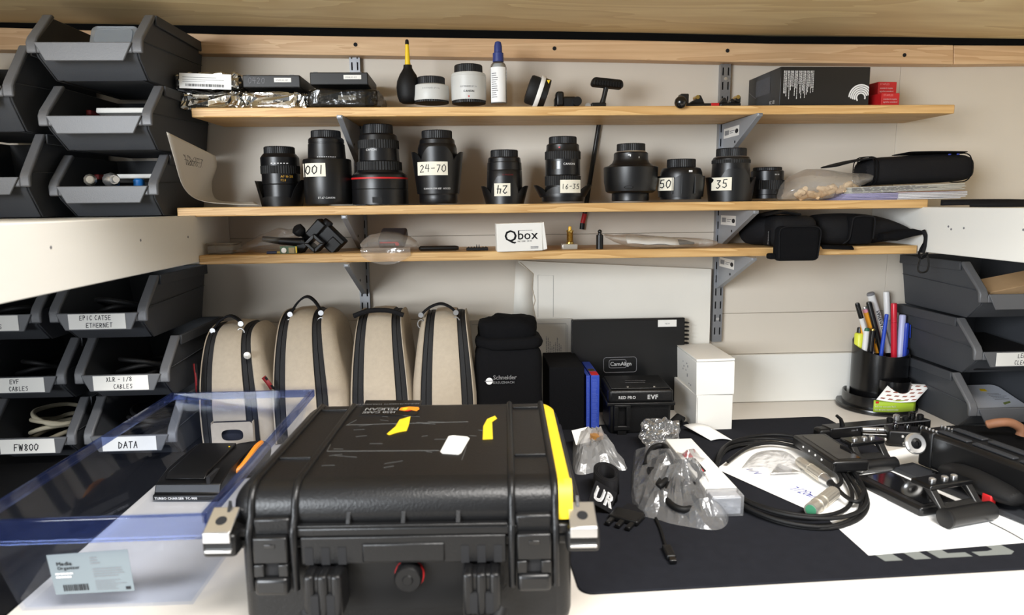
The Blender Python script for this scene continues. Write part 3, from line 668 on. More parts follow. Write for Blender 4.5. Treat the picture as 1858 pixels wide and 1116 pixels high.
# black retail box with swirl
yb = 1.418; p0, p1 = at(1413, 188, yb), at(1577, 188, yb); hh_ = at(1495, 121.5, yb).z-Z1
t = thing('hard_drive_box', 'black cardboard retail box with white swirl logo and columns of small print', 'box', ((p0.x+p1.x)/2, yb, Z1+.0003), R_(1.5))
w_ = p1.x-p0.x; mat('box_black', (19, 19, 21), .35, var=.06, vs=30)
MB().b6(-w_/2, w_/2, 0, .155, 0, hh_).build('carton', 'box_black', t, bev=.0012)
e = -.0004
rects = []; r = random.Random(5)
for grp in ((.007, 5), (.021, 9), (.046, 9)):
    x = grp[0]
    for i in range(grp[1]):
        z1_ = hh_*.90; l = r.uniform(.45, .95)*hh_*.72; z_ = z1_
        while z_ > z1_-l: q = r.uniform(.002, .006); rects.append((x, x+.0011, z_-q, z_)); z_ -= q+.0008
        x += .00255 if i % 3 < 2 else .0034
flat(bars2d(rects), front(-w_/2, e, 0), 'small_print', 'print_white', t)
arcs = MB(); cxl, czl = w_/2-.0175, .016
for i, rr in enumerate((.0075, .0115, .0155, .0195, .0235)):
    w0 = .0030; a0, a1 = (-.35, 3.9) if i == 0 else (.30-.02*i, 3.1+.12*(4-i))
    n = 20; vs = []
    for j in range(n+1):
        a = a0+(a1-a0)*j/n
        for q in (rr, rr+w0): vs.append((min(w_/2-.001, cxl+q*math.cos(a)), e, max(.001, czl+q*math.sin(a))))
    arcs.add(vs, [(2*j, 2*j+1, 2*j+3, 2*j+2) for j in range(n)])
arcs.build('swirl_logo', 'print_white', t, smooth=0)
sd = lambda u, v: (-w_/2-.0004, .15-u, v)
flat(bars2d([(.035, .105, hh_*.42, hh_*.86)]), sd, 'grey_panel', mat('panel_grey', (66, 68, 74), .5, var=.15, vs=250), t)
g_ = type2d('FC CE', .009); flat(g_, lambda u, v: (-w_/2-.0004, .045-u, .008+v), 'certification_marks', 'print_white', t)
MB().tube([(-w_/2-.0002, .15, hh_*.62), (-w_/2-.0002, .115, hh_*.40)], .0004, 4).build('flap_edge', 'ink_grey', t)
# red staple boxes
for i, (x0, x1, y0, y1, yy, lab) in enumerate(((1592, 1627, 143, 167.5, 1.475, 'small red staple box, the upper one leaning behind'), (1598, 1632, 166.5, 190, 1.425, 'small red staple box, the lower one in front'))):
    a, b = at(x0, y1, yy), at(x1, y1, yy); ww = b.x-a.x; h_ = at(x0, y0, yy).z-at(x0, y1, yy).z
    z0 = Z1+.0003 if i else Z1+.0288
    t = thing('staple_box', lab, 'box', ((a.x+b.x)/2, yy, z0), R_(4), 'red staple boxes')
    MB().b6(-ww/2, ww/2, 0, .1, 0, h_).build('carton', 'red', t, bev=.0008)
    flat(type2d('STAPLES', .0055), front(-ww/2+.004, e, h_*.76), 'brand_print', mat('pink_print', (226, 150, 150), .6), t)
    flat(type2d('standard staples', .0042, .02), front(-ww/2+.004, e, h_*.48), 'lettering', 'print_white', t)
    flat(type2d('agrafes standard', .0042, .02), front(-ww/2+.004, e, h_*.25), 'lettering', 'print_white', t)
    if not i: # carton it rests on
        u = thing('staple_box', 'small red staple box at the back, under the upper one', 'box', ((a.x+b.x)/2-.006, yy+.002, Z1+.0003), R_(2), 'red staple boxes')
        MB().b6(-ww/2, ww/2, 0, .1, 0, .0282).build('carton', mat('red_shade', (170, 24, 30), .5), u, bev=.0008)
# ------------------------------------------------------------------ wrapped hard drives
def crumple(c, d, nu=40, nv=20, pw=.3, amp=.004, fr=60, seed=0, squash=None):
    """crinkled packet: a rounded box pushed about by noise"""
    mb = MB(); vs = []; sg = lambda v, p: math.copysign(abs(v)**p, v)
    for j in range(nv+1):
        ph = -PI/2+PI*j/nv
        for i in range(nu):
            a = 2*PI*i/nu
            x, y, z = sg(math.cos(ph), pw)*sg(math.cos(a), pw), sg(math.cos(ph), pw)*sg(math.sin(a), pw), sg(math.sin(ph), pw)
            v = Vector((x*d[0]/2, y*d[1]/2, z*d[2]/2)); q = Vector((seed*7.1, seed*3.3, seed))
            n1 = mn.noise((v+q)*fr); n2 = mn.noise((v+q)*fr*2.3)
            v = v*(1+0) + Vector((x, y, z)).normalized()*amp*(n1*1.2+n2*.7)
            if squash: v = squash(v)
            vs.append(Vector(c)+v)
    fs = [(j*nu+i, j*nu+(i+1) % nu, (j+1)*nu+(i+1) % nu, (j+1)*nu+i) for j in range(nv) for i in range(nu)]
    return mb.add(vs, fs)
mat('foil', (206, 206, 204), .14, 1.0, var=.1, vs=60, bump=1.0, bs=45)
mat('drive_black', (26, 26, 27), .5, var=.1, vs=50)
film('antistatic', (176, 174, 168), .03, .02, .18, (120, 120, 116), .5, 60)
def drive(label, x0, x1, y0, y1, yf, z, stick):
    a, b = at(x0, y1, yf), at(x1, y1, yf); h_ = at(x0, y0, yf).z-at(x0, y1, yf).z
    t = thing('hard_drive', label, 'hard drive', ((a.x+b.x)/2, yf, z), R_(1), 'hard drives on the top shelf'); w_ = b.x-a.x
    MB().b6(-w_/2, w_/2, 0, .138, 0, h_).build('casing', 'drive_black', t, bev=.002)
    for x in (-w_*.4, w_*.36): MB().box((x, .004, h_), (.008, .006, .0012)).build('notch', 'ink_grey', t)
    k = kx(x0, y1, yf); sx0, sx1, sy0, sy1 = stick
    o = MB().b6((sx0-(x0+x1)/2)*k, (sx1-(x0+x1)/2)*k, -.0006, -.0002, (y1-sy1)*k, (y1-sy0)*k).build('sticker', 'white_card', t, bev=.0003)
    flat(type2d('S9WKX1 427', (sy1-sy0)*k*.5), front((sx0+3-(x0+x1)/2)*k, -.0008, (y1-sy1)*k+(sy1-sy0)*k*.28), 'lettering', 'ink_grey', o)
    return t
drive('bare black hard drive with small white sticker, topmost by the wall standard', 563, 668, 132, 155, 1.43, at(600, 154, 1.43).z, (624, 656, 137.5, 145))
drive('black hard drive in a clear bag, lower one by the wall standard', 560, 664, 161, 187.5, 1.428, Z1+.003, (614, 646, 166.5, 175))
drive('black hard drive with chalk number on top of the silver foil packet', 441, 545, 136, 159, 1.43, at(490, 159, 1.43).z, (498, 529, 141.5, 149.5))
o = bpy.data.objects
def packet(label, cat, nm, x0, x1, y0, y1, yc, dp, m, seed, amp=.004, fr=55, z=None, smooth=0, group=None, pw=.3):
    a, b = at(x0, y1, yc), at(x1, y1, yc); h_ = at(x0, y0, yc).z-at(x0, y1, yc).z
    mb = crumple((0, 0, h_/2), (b.x-a.x, dp, h_), 64, 30, amp=amp, fr=fr, seed=seed, pw=pw)
    zl = min(v[2] for v in mb.v)
    z0 = (Z1 if z is None else z)
    mb.v = [(x, y, max(zz_, .0004)) for x, y, zz_ in mb.v]
    ob = mb.build(nm, m, None, smooth=smooth, loc=((a.x+b.x)/2, yc+dp/2, z0)); return tag(ob, label, cat, group)
packet('crinkled silver foil packet at the left end of the top shelf', 'foil packet', 'foil_packet', 319, 438, 163, 194, 1.425, .13, 'foil', 1, .0065, 85, group='silver foil packets')
packet('crinkled silver foil packet under the chalk-numbered drive', 'foil packet', 'foil_packet', 434, 558, 162, 193, 1.425, .13, 'foil', 4, .0065, 85, group='silver foil packets')
tk = packet('silver foil packet with white barcode label, on top of another at the shelf end', 'foil packet', 'foil_packet', 312, 434, 130, 161, 1.43, .12, 'foil', 6, .0055, 80, z=at(380, 161, 1.43).z, group='silver foil packets')
a, b = at(326, 160, 1.422), at(420, 160, 1.422); hz = at(326, 132, 1.422).z-a.z
lb = MB().b6(0, b.x-a.x, 0, .0006, 0, hz).build('barcode_label', 'white_paper', tk); lb.location = (a.x-tk.location.x, 1.4205-tk.location.y, a.z-tk.location.z); lb.rotation_euler = (R_(-4), R_(2), 0)
r = random.Random(9); rects = []; x = .012
while x < (b.x-a.x)*.86: q = r.uniform(.0006, .0018); rects.append((x, x+q, .004, .009)); x += q+r.uniform(.0007, .0014)
flat(bars2d(rects+[(.006, .07, .021, .0216), (.006, .085, .0165, .017), (.006, .05, .013, .0135)]), front(0, -.0004, 0), 'barcode', 'ink', lb)
packet('clear antistatic bag wrapped round the lower black drive', 'plastic bag', 'antistatic_bag', 553, 685, 156, 193, 1.412, .165, 'antistatic', 11, .0035, 45, pw=.25)
# chalk digits
t = [q for q in o if q.name.startswith('hard_drive') and 'chalk' in q.get('label', '')][0]
g_ = hand2d('0420', .011, .6, .05); flat(g_, front(-.045, -.0005, .008), 'chalk_number', 'ink_grey', t)
# ================================================================== rest of the middle shelf
def loft(secs, n=20, amp=0, fr=50, seed=0, pw=1.0, T=None, cap=True):
    """body along X from elliptical sections (x, yc, zc, hy, hz)"""
    sg = lambda v: math.copysign(abs(v)**pw, v); vs = []; m = len(secs)
    for (x, yc, zc, hy, hz) in secs:
        for i in range(n):
            a = 2*PI*i/n; v = Vector((x, yc+hy*sg(math.cos(a)), zc+hz*sg(math.sin(a))))
            if amp:
                q = (v+Vector((seed*3.7, seed*1.9, seed)))*fr; v += Vector((mn.noise(q)*.5, mn.noise(q+Vector((9, 0, 0))), mn.noise(q+Vector((0, 9, 0)))))*amp
            vs.append(v)
    fs = [(j*n+i, j*n+(i+1) % n, (j+1)*n+(i+1) % n, (j+1)*n+i) for j in range(m-1) for i in range(n)]
    if cap: fs += [tuple(reversed(range(n))), tuple((m-1)*n+i for i in range(n))]
    return MB().add(vs, fs, T)
def clampz(mb, z0): mb.v = [(x, y, max(z, z0)) for x, y, z in mb.v]; return mb
def lerp_pts(p, n):
    """smooth curve through points (Catmull-Rom)"""
    p = [Vector(q) for q in p]; out = []
    for i in range(len(p)-1):
        a, b, c, d = p[max(i-1, 0)], p[i], p[i+1], p[min(i+2, len(p)-1)]
        for j in range(n):
            t = j/n; out.append(.5*((2*b)+(c-a)*t+(2*a-5*b+4*c-d)*t*t+(3*b-a-3*c+d)*t**3))
    out.append(p[-1]); return out
# bent paper
F = lerp_pts([at(470, 372, 1.41), at(415, 370.5, 1.41), at(362, 363.5, 1.395), at(333, 340, 1.33), at(315, 285, 1.285), at(302, 239, 1.255)], 5)
Bk = lerp_pts([at(462, 366, 1.47), at(425, 366, 1.50), at(392, 361, 1.50), at(384, 335, 1.46), at(393, 303, 1.43), at(391, 283, 1.41)], 5)
zc_ = Z2+.0006
F = [Vector((v.x, v.y, max(v.z, zc_))) for v in F]; Bk = [Vector((v.x, v.y, max(v.z, zc_))) for v in Bk]
o0 = Vector((F[5].x, F[5].y, Z2)); m_ = len(F)
def pf(u, v):
    j = min(int(round(v*(m_-1))), m_-1); p = F[j].lerp(Bk[j], u)-o0
    if v > .9: p.z -= 0
    return p
mat('old_paper', (205, 198, 186), .75, var=.03, vs=15)
pp = thing('paper_sheet', 'creased sheet of paper curling up at the left end of the lens shelf', 'paper', o0)
MB().grid(pf, 10, m_-1).build('sheet', 'old_paper', pp, solid=.0004)
scr = MB(); r = random.Random(3)
for i in range(7):
    pts = [pf(.25+.05*j+r.uniform(-.03, .03), .80+r.uniform(-.05, .06))+Vector((.0, -.0012, .0004)) for j in range(9)]
    scr.tube(pts, .0005, 4)
scr.build('pencil_scribble', mat('pencil_grey', (78, 74, 70), .8), pp)
# newspapers
def X2(x, Y=1.41): return at(x, 362, Y).x
npap = thing('newspaper', 'folded newspaper on top, grey print along its edge, under the black case', 'newspaper', (X2(1640), 1.41, Z2+.0166), 0)
npap.rotation_euler = (0, R_(-1.6), R_(-1)); r = random.Random(12)
xa_, xb_ = X2(1541)-X2(1640), X2(1748)-X2(1640)
mat('newsprint', (196, 194, 184), .85, var=.05, vs=60); mat('news_lilac', (160, 156, 190), .8, var=.05, vs=40); mat('newswhite', (214, 214, 218), .8, var=.03, vs=50)
for i in range(5):
    MB().b6(xa_+r.uniform(-.001, .003), xb_+r.uniform(-.006, .006), r.uniform(-.002, .004), .13, .0026*i, .0026*i+.0022).build('page_fold', 'newsprint', npap, bev=.0008)
flat(lines2d(.20, .011, 5, .5, 21), front(xa_+.004, -.0026, .001), 'edge_print', 'ink_grey', npap)
n2 = thing('newspaper', 'folded newspaper at the bottom with lilac page edge at its left half', 'newspaper', (X2(1640), 1.412, Z2+.0003), R_(-1))
n2.rotation_euler = (0, R_(-.5), R_(-1))
x0_ = X2(1526)-X2(1640); xm_ = X2(1630)-X2(1640)
for i in range(5):
    MB().b6(x0_+i*.003, xm_, r.uniform(-.002, .002), .13, .0029*i, .0029*i+.0025).build('page_fold', 'news_lilac', n2, bev=.0008)
    MB().b6(xm_, xb_+r.uniform(-.006, .009), r.uniform(-.002, .002), .13, .0029*i+.0002*i, .0029*i+.0025+.0002*i).build('page_fold', 'newswhite', n2, bev=.0008)
MB().b6(xm_, xb_, -.0022, .1, .0150, .0156).build('red_rule', mat('rust', (150, 84, 66), .7), n2)
# soft black case on the newspapers
yc = 1.46; X = lambda x: at(x, 330, yc).x-at(1650, 330, yc).x; Zq = lambda y: at(1650, y, yc).z
cs = thing('soft_case', 'black quilted roll case lying on the folded newspapers', 'soft case', (at(1650, 330, yc).x, yc, Z2+.0318)); cs.rotation_euler = (0, R_(-1.6), 0)
hz = .0295
secs = [(X(1556), 0, .027, .030, .024), (X(1575), 0, .030, .038, hz), (X(1620), 0, .031, .040, hz), (X(1690), 0, .031, .041, hz+.001), (X(1728), 0, .031, .041, hz), (X(1744), 0, .030, .036, hz-.004), (X(1750), 0, .029, .028, .02)]
clampz(loft(secs, 24, .0015, 25, 2, .6), .0004).build('body', 'black_nylon', cs, sub=1, smooth=60)
for x in (1566, 1572, 1737): MB().tube([(X(x), .041*math.copysign(abs(math.cos(a))**.6, math.cos(a)), max(.001, .031+(hz+.0006)*math.copysign(abs(math.sin(a))**.6, math.sin(a)))) for a in [i*PI/14 for i in range(28)]], .0012, 6, True).build('piping', 'black_cloth', cs)
MB().grid(lambda u, v: (X(1500)+(X(1575)-X(1500))*u, -.035+.07*v, .0465+.011*math.sin(u*1.6)-.004*(1-u)), 8, 6).build('left_flap', 'black_nylon', cs, solid=.004, sub=1)
MB().grid(lambda u, v: (X(1628)+(X(1735)-X(1628))*u, -.038+.07*v, .0665-.004*u*u-.003*v), 8, 6).build('top_flap', 'black_cloth', cs, solid=.003, sub=1)
for x in (1700, 1715): MB().box((X(x), -.036, .0585), (.006, .002, .0025)).build('snap', 'ink_blue', cs, bev=.0008)
# bag of wooden pegs
ybg = 1.455
bg = thing('peg_bag', 'clear plastic bag of pale wooden pegs on the lens shelf', 'plastic bag', (at(1490, 360, ybg).x, ybg, Z2+.0003)); X = lambda x: at(x, 345, ybg).x-bg.location.x; Zb = lambda y, x=1490: at(x, y, ybg).z-Z2
film('bag_film', (251, 251, 250), .04, .26, .15, (246, 240, 232), .7, 55, .5)
secs = [(X(1417), 0, .008, .02, .007), (X(1422), 0, .017, .034, .016), (X(1436), 0, .028, .042, .026), (X(1460), 0, .033, .044, .032), (X(1485), 0, .033, .043, .032), (X(1510), -.002, .034, .038, .027), (X(1535), -.006, .037, .03, .020), (X(1555), -.012, .042, .022, .014), (X(1570), -.014, .046, .016, .009)]
MB_ = clampz(loft(secs, 26, .004, 45, 5), .0003); MB_.build('bag', 'bag_film', bg, smooth=25)
mat('peg_wood', (240, 208, 166), .7, var=.08, vs=60)
peg = MB().lathe([(.0042, -.0085), (.0050, -.0075), (.0050, .0075), (.0042, .0085)], 10)
r = random.Random(17); pme = None
for i in range(34):
    x = r.uniform(1446, 1548); h0 = .006+.022*max(0, (x-1470)/80)
    z = h0+r.uniform(0, .017)*(1-.3*(x-1446)/100); y = -.012+r.uniform(-.02, .012)*(1-.5*(x-1446)/100)
    if pme is None:
        ob = peg.build('wooden_peg', 'peg_wood'); pme = ob
    else:
        ob = pme.copy(); COL.objects.link(ob)
    tag(ob, 'short pale wooden peg inside the clear plastic bag', 'wooden peg', 'wooden pegs in the bag')
    ob.location = (bg.location.x+X(x), ybg+y, Z2+z); ob.rotation_euler = (r.uniform(.7, 2.3), r.uniform(-.5, .5), r.uniform(0, 3))
# strap lying on the right side shelf
st = thing('carry_strap', 'black webbing strap looped on the white side shelf at right', 'strap', (.99, 1.36, ZC-.0183))
def ribbon(pts, w_, nrm=(0, 0, 1)):
    nrm = Vector(nrm); vs = []
    for i, p in enumerate(pts):
        t_ = (pts[min(i+1, len(pts)-1)]-pts[max(i-1, 0)]).normalized(); b_ = nrm-t_*nrm.dot(t_); b_.normalize()
        vs += [p-b_*w_/2, p+b_*w_/2]
    return MB().add(vs, [(2*i, 2*i+1, 2*i+3, 2*i+2) for i in range(len(pts)-1)])
pts = lerp_pts([Vector(q) for q in ((-.045, .02, .0095), (.0, -.01, .010), (.06, -.03, .0095), (.10, -.035, .0085), (.125, -.05, .0098), (.137, -.06, .0085), (.13, -.075, .0072), (.1, -.06, .007))], 5)
ribbon(pts, .012, (0, .5, 1)).build('webbing', 'black_nylon', st, solid=.0016)
pts = lerp_pts([Vector(q) for q in ((-.02, -.03, .0045), (.03, -.05, .0055), (.075, -.055, .0045), (.1, -.04, .0042))], 5); ribbon(pts, .014, (0, .35, 1)).build('webbing', 'black_nylon', st, solid=.002)

# ================================================================== lowest shelf
def X3(x, Y): return at(x, 455, Y).x
def H3(y, Y, x=900): return at(x, y, Y).z-Z3
film('clear_bag', (252, 251, 250), .03, .08, .16, (240, 236, 228), .6, 50, .5)
t = thing('clear_bag', 'empty clear plastic bag around the black clamp at the left of the lowest shelf', 'plastic bag', (X3(470, 1.47), 1.47, Z3+.0004)); X = lambda x: X3(x, 1.47)-t.location.x
clampz(loft([(X(440), 0, .004, .04, .003), (X(455), 0, .013, .05, .011), (X(480), 0, .02, .052, .018), (X(505), .005, .026, .05, .025), (X(525), .01, .032, .03, .014), (X(545), .012, .044, .02, .01)], 22, .005, 40, 8), .0003).build('bag', 'clear_bag', t, smooth=25)
film('tub_plastic', (232, 230, 224), .05, .14, .12, (226, 222, 212))
t = thing('clear_box', 'small clear plastic box beside the white side board on the lowest shelf', 'plastic box', (X3(408, 1.46), 1.46, Z3+.0004), R_(3))
MB().b6(-.026, .026, -.03, .03, 0, .019).build('box', 'tub_plastic', t, bev=.003); MB().b6(-.028, .028, -.032, .032, .0192, .0225).build('lid', 'tub_plastic', t, bev=.0015)
# black clamp
Y = 1.455; t = thing('super_clamp', 'black metal grip clamp with long lever handle on the lowest shelf', 'clamp', (X3(560, Y), Y, Z3+.0003)); k = kx(560, 440, Y); P = lambda x, y, dy=0: Vector(((x-560)*k, dy, (458-y)*k))
MB().tube([P(481, 431.5, -.012), P(510, 436, -.008), P(553, 440, 0)], [.0055, .0075, .0095], 12).build('lever', 'black_satin', t)
MB().lathe([(.006, -.022), (.0065, .004), (.011, .004), (.0125, .007), (.0125, .017), (.010, .02)], 10, TR(P(551, 424), ry=-R_(35), rx=R_(40)), .04).build('wing_knob', 'black_rubber', t)
def dia(cx, cy, s, y0, y1): return MB().prism([tuple((P(cx, cy-s).x, P(cx, cy-s).z)), (P(cx+s, cy).x, P(cx+s, cy).z), (P(cx, cy+s).x, P(cx, cy+s).z), (P(cx-s, cy).x, P(cx-s, cy).z)], y0, y1)
a_ = 19; fr_ = MB()
pc = (576.5, 440.5)
ring_o = [(pc[0]+dx*a_, pc[1]+dy*a_*.93) for dx, dy in ((0, -1), (1, 0), (0, 1), (-1, 0))]; ring_i = [(pc[0]+dx*a_*.52, pc[1]+dy*a_*.48) for dx, dy in ((0, -1), (1, 0), (0, 1), (-1, 0))]
for i in range(4):
    q = [ring_o[i], ring_o[(i+1) % 4], ring_i[(i+1) % 4], ring_i[i]]; fr_.prism([(P(*v).x, P(*v).z) for v in q], -.03, .02)
fr_.build('socket', 'black_satin', t, bev=.0015)
MB().box(tuple(P(577, 416, .004)), (.022, .04, .042), None).build('block', 'black_plastic', t, bev=.003).matrix_local = TR(P(577, 416), ry=R_(43)) @ TR(-P(577, 416))
o_ = MB().box((0, 0, 0), (.035, .035, .05)).build('jaw', 'black_plastic', t, bev=.003); o_.location = P(603, 434, .008); o_.rotation_euler = (0, R_(-44), 0)
o_ = MB().box((0, 0, 0), (.026, .03, .03)).build('jaw', 'black_plastic', t, bev=.003); o_.location = P(606, 445, .004); o_.rotation_euler = (0, R_(45), 0)
o_ = MB().box((0, 0, 0), (.018, .03, .028)).build('foot', 'black_plastic', t, bev=.002); o_.location = P(548, 447.5, .006); o_.rotation_euler = (0, R_(40), 0)
MB().lathe([(.0095, -.03), (.0105, -.018), (.0105, .004), (.009, .006)], 16, TR(P(597, 405), ry=R_(38))).build('lock_screw', 'black_satin', t)
# tiny circuit board
Y = 1.425; t = thing('circuit_board', 'tiny green circuit board with coin cell under the clamp lever', 'circuit board', (X3(524, Y), Y, Z3+.0004)); k = kx(524, 452, Y)
MB().b6(-16*k, 16*k, 0, .003, 0, 13.5*k).build('board', mat('pcb', (62, 88, 58), .5, var=.2, vs=200), t, bev=.0005)
MB().lathe([(4.8*k, 0), (4.8*k, .002), (4.2*k, .0024)], 18, TR((-8.5*k, -.0001, 6*k), rx=PI/2)).build('coin_cell', 'white_card', t)
MB().b6(0, 11*k, -.002, 0, 1*k, 11*k).build('chip_block', mat('tan', (150, 132, 92), .6, var=.2, vs=300), t, bev=.0005); MB().b6(13*k, 15*k, -.0025, 0, 1*k, 13*k).build('yellow_edge', 'yellow', t)
t = thing('usb_stick', 'tiny dark flash stick lying left of the circuit board', 'flash stick', (X3(496, Y), Y+.004, Z3+.0004), R_(8)); MB().b6(-.014, .006, -.005, .005, 0, .005).build('stick', mat('navy', (34, 38, 66), .5), t, bev=.001); MB().b6(.0062, .014, -.004, .004, .0005, .0045).build('plug', 'brass', t)
# bagged card reader
Y = 1.43; t = thing('card_reader', 'dark card reader with red stripe, inside a clear bag by the left standard', 'card reader', (X3(711, Y), Y, Z3+.0065), R_(-6)); k = kx(711, 440, Y)
t.rotation_euler = (R_(28), 0, R_(-6))
MB().b6(-24*k, 24*k, 0, .05, 0, 20*k).build('body', mat('dark_brown', (44, 40, 42), .5), t, bev=.005, seg=3)
MB().b6(-20*k, 13*k, -.0008, 0, 12.5*k, 15*k).build('red_stripe', 'red', t); MB().lathe([(3.6*k, 0), (3.6*k, .001)], 16, TR((11.5*k, 0, 10.5*k), rx=PI/2)).build('red_dot', 'red', t)
flat(type2d('CF READER', .0055), front(-19*k, -.0006, 7*k), 'lettering', 'ink_grey', t)
t = thing('reader_bag', 'crumpled clear bag over the card reader, drooping over the shelf edge', 'plastic bag', (X3(706, 1.44), 1.44, Z3+.0004)); X = lambda x: X3(x, 1.44)-t.location.x
clampz(loft([(X(656), 0, .012, .012, .004), (X(662), 0, .014, .026, .012), (X(675), 0, .019, .032, .017), (X(700), 0, .022, .033, .020), (X(725), 0, .021, .033, .018), (X(745), 0, .017, .03, .015), (X(756), 0, .012, .02, .01), (X(759), 0, .01, .01, .004)], 24, .004, 50, 3), .0004).build('bag', 'bag_film', t, smooth=25)
yf = SHF-.0045-1.44
MB().grid(lambda u, v: (X(660+88*u), yf-.003*math.sin(u*9)-.002*math.sin(v*5), .010-.034*v*(1-.55*(2*u-1)**2)), 14, 6).build('bag_mouth', 'bag_film', t, smooth=25)
# pen-shaped tube and comb strip
Y = 1.44; t = tag(loft([(-.041, 0, .0055, .003, .003), (-.038, 0, .0055, .006, .005), (.033, 0, .0055, .006, .0052), (.038, 0, .0055, .005, .0045), (.041, 0, .0055, .003, .003)], 16).build('knife_handle', 'black_satin', None, loc=(X3(796.5, Y), Y, Z3+.0004)), 'thin black knife handle lying between the bagged reader and white box', 'knife')
t = thing('hook_strip', 'short black strip with small spikes left of the white printed carton', 'strip', (X3(866, Y), Y, Z3+.0004)); MB().b6(-.0225, .0225, -.006, .006, 0, .0058).build('base', 'black_rubber', t, bev=.001)
for i, q in enumerate((-.018, -.012, -.006, -.001, .004, .012, .018)): MB().lathe([(.0015, 0), (.0004, .003+.004*(i in (3, 4)))], 6, TR((q, -.002, .0055))).build('spike', 'black_rubber', t)
# Qbox
Y = 1.393; a, b = at(902, 458, Y), at(990, 456, Y); h_ = at(945, 405, Y).z-Z3; ww = b.x-a.x
t = thing('small_carton', 'white carton with big black round letter and small print on the lowest shelf', 'carton', ((a.x+b.x)/2, Y, Z3+.0004), R_(2)); t.rotation_euler = (0, R_(-1), R_(2))
MB().b6(-ww/2, ww/2-.005, 0, .05, -.0, h_).build('carton', 'white_card', t, bev=.0015); MB().prism([(ww/2-.0065, h_-.001), (ww/2-.002, h_+.001), (ww/2+.004, .003), (ww/2-.004, .001)], .0005, .045).build('flap', 'white_card', t, bev=.0008)
g = type2d('Q', .032, .025); flat(g, front(-ww/2+.016, -.0004, h_*.36), 'lettering', 'ink', t); flat(type2d('box', .026, .02, .05), front(-ww/2+.043, -.0004, h_*.42), 'lettering', 'ink', t)
flat(lines2d(.028, .0022, 1, .6, 2), front(-ww/2+.045, -.0004, h_*.72), 'small_print', 'ink_grey', t); flat(type2d('MIC LINE  SAVE', .0042), front(-ww/2+.042, -.0004, h_*.33), 'lettering', 'ink', t); flat(lines2d(.017, .005, 2, .6, 6), front(ww/2-.03, -.0004, h_*.08), 'small_print', 'ink_grey', t)
# brass adapter
Y = 1.435; t = thing('brass_adapter', 'small brass threaded adapter on a square metal base', 'adapter', (X3(1034, Y), Y, Z3+.0003)); k = kx(1034, 440, Y)
MB().b6(-15*k, 13*k, -.011, .011, 0, 10*k).build('base', 'nickel', t, bev=.0015)
pr = [(7*k, 10*k), (7*k, 13*k), (4.6*k, 14*k)]
for i in range(6): pr += [(6*k, (15+i*2.6)*k), (5.2*k, (16.4+i*2.6)*k)]
MB().lathe(pr+[(6.5*k, 32*k), (6.5*k, 34*k), (3*k, 35*k)], 20).build('thread', 'brass', t); MB().lathe([(3*k, 34*k), (3*k, 39*k), (2.2*k, 41*k)], 14).build('tip', mat('amber', (226, 178, 60), .4), t)
t = thing('spigot', 'black metal stud standing between the brass adapter and flat bag', 'stud', (X3(1088, Y), Y, Z3+.0003)); MB().lathe([(6.4*k, 0), (6.4*k, 25*k), (4*k, 25.5*k), (3.6*k, 28*k)], 20).build('shaft', 'black_satin', t); MB().sphere((0, 0, 31*k), 3.9*k, 14, 10).build('ball_end', 'black_satin', t)
# flat bag with small part
Y = 1.44; t = thing('parts_bag', 'flat clear bag with folded white slip and black part on the lowest shelf', 'plastic bag', (X3(1200, Y), Y, Z3+.0004)); X = lambda x: X3(x, Y)-t.location.x
clampz(loft([(X(1098), 0, .026, .012, .003), (X(1115), -.004, .02, .03, .008), (X(1140), -.006, .016, .042, .013), (X(1165), -.006, .014, .046, .013), (X(1210), -.004, .012, .046, .011), (X(1250), 0, .011, .04, .010), (X(1280), 0, .009, .03, .008), (X(1297), 0, .007, .02, .005)], 22, .004, 40, 13), .0004).build('bag', 'bag_film', t, smooth=25)
MB().grid(lambda u, v: (X(1132+92*u), -.034+.02*v, .012-.004*u+.0012*math.sin(u*12)+.014*v), 12, 2).build('paper_slip', 'white_paper', t, solid=.0005)
loft([(X(1165), -.01, .009, .004, .003), (X(1185), -.012, .012, .009, .004), (X(1210), -.014, .011, .01, .006), (X(1232), -.012, .012, .009, .006), (X(1256), -.008, .009, .006, .003)], 14, .002, 80, 2).build('black_part', 'black_rubber', t)
# pouch 1
Y = 1.378; xl, xr = at(1409, 440, Y).x, at(1489, 440, Y).x; t = thing('lens_pouch', 'black padded lens pouch with white brand tab, drooping over the shelf edge', 'pouch', (xl, 1.41, Z3+.0003))
w_ = xr-xl
MB().b6(-.004, w_-.002, -.03, .115, .0005, .064).build('body', 'black_nylon', t, bev=.02, seg=4)
clampz(loft([(-.028, .09, .036, .03, .03), (-.012, .075, .036, .05, .035), (.02, .05, .034, .06, .034)], 20, .002, 30, 4), .0004).build('body_side', 'black_nylon', t, sub=1)
fz0, fz1 = at(1450, 474, Y).z-Z3, at(1450, 409, Y).z-Z3
fl = MB().b6(0, w_, -.036, -.0085, fz0, fz1).build('front_flap', 'black_cloth', t, bev=.011, seg=4)
MB().b6(-.012, .003, -.031, -.010, fz0+.004, fz0+.016).build('flap_tab', 'black_cloth', t, bev=.004, seg=3)
MB().tube(lerp_pts([(.005, -.0365, fz0+.006), (.004, -.0365, (fz0+fz1)/2), (.007, -.0365, fz1-.006), (w_*.5, -.0365, fz1-.002), (w_-.006, -.0365, fz1-.006), (w_-.004, -.0365, (fz0+fz1)/2), (w_-.007, -.0365, fz0+.006)], 4), .0013, 6).build('piping', 'black_nylon', t)
MB().b6(-.0062, -.0040, -.010, -.001, .004, .034).build('brand_tab', 'black_cloth', t)
g = type2d('Canon', .0095, .05); flat(([(-v, u) for u, v in g[0]], g[1], 0), lambda u, v: (-.0066, -.0085-u*.85, .006+v), 'lettering', 'print_white', t)
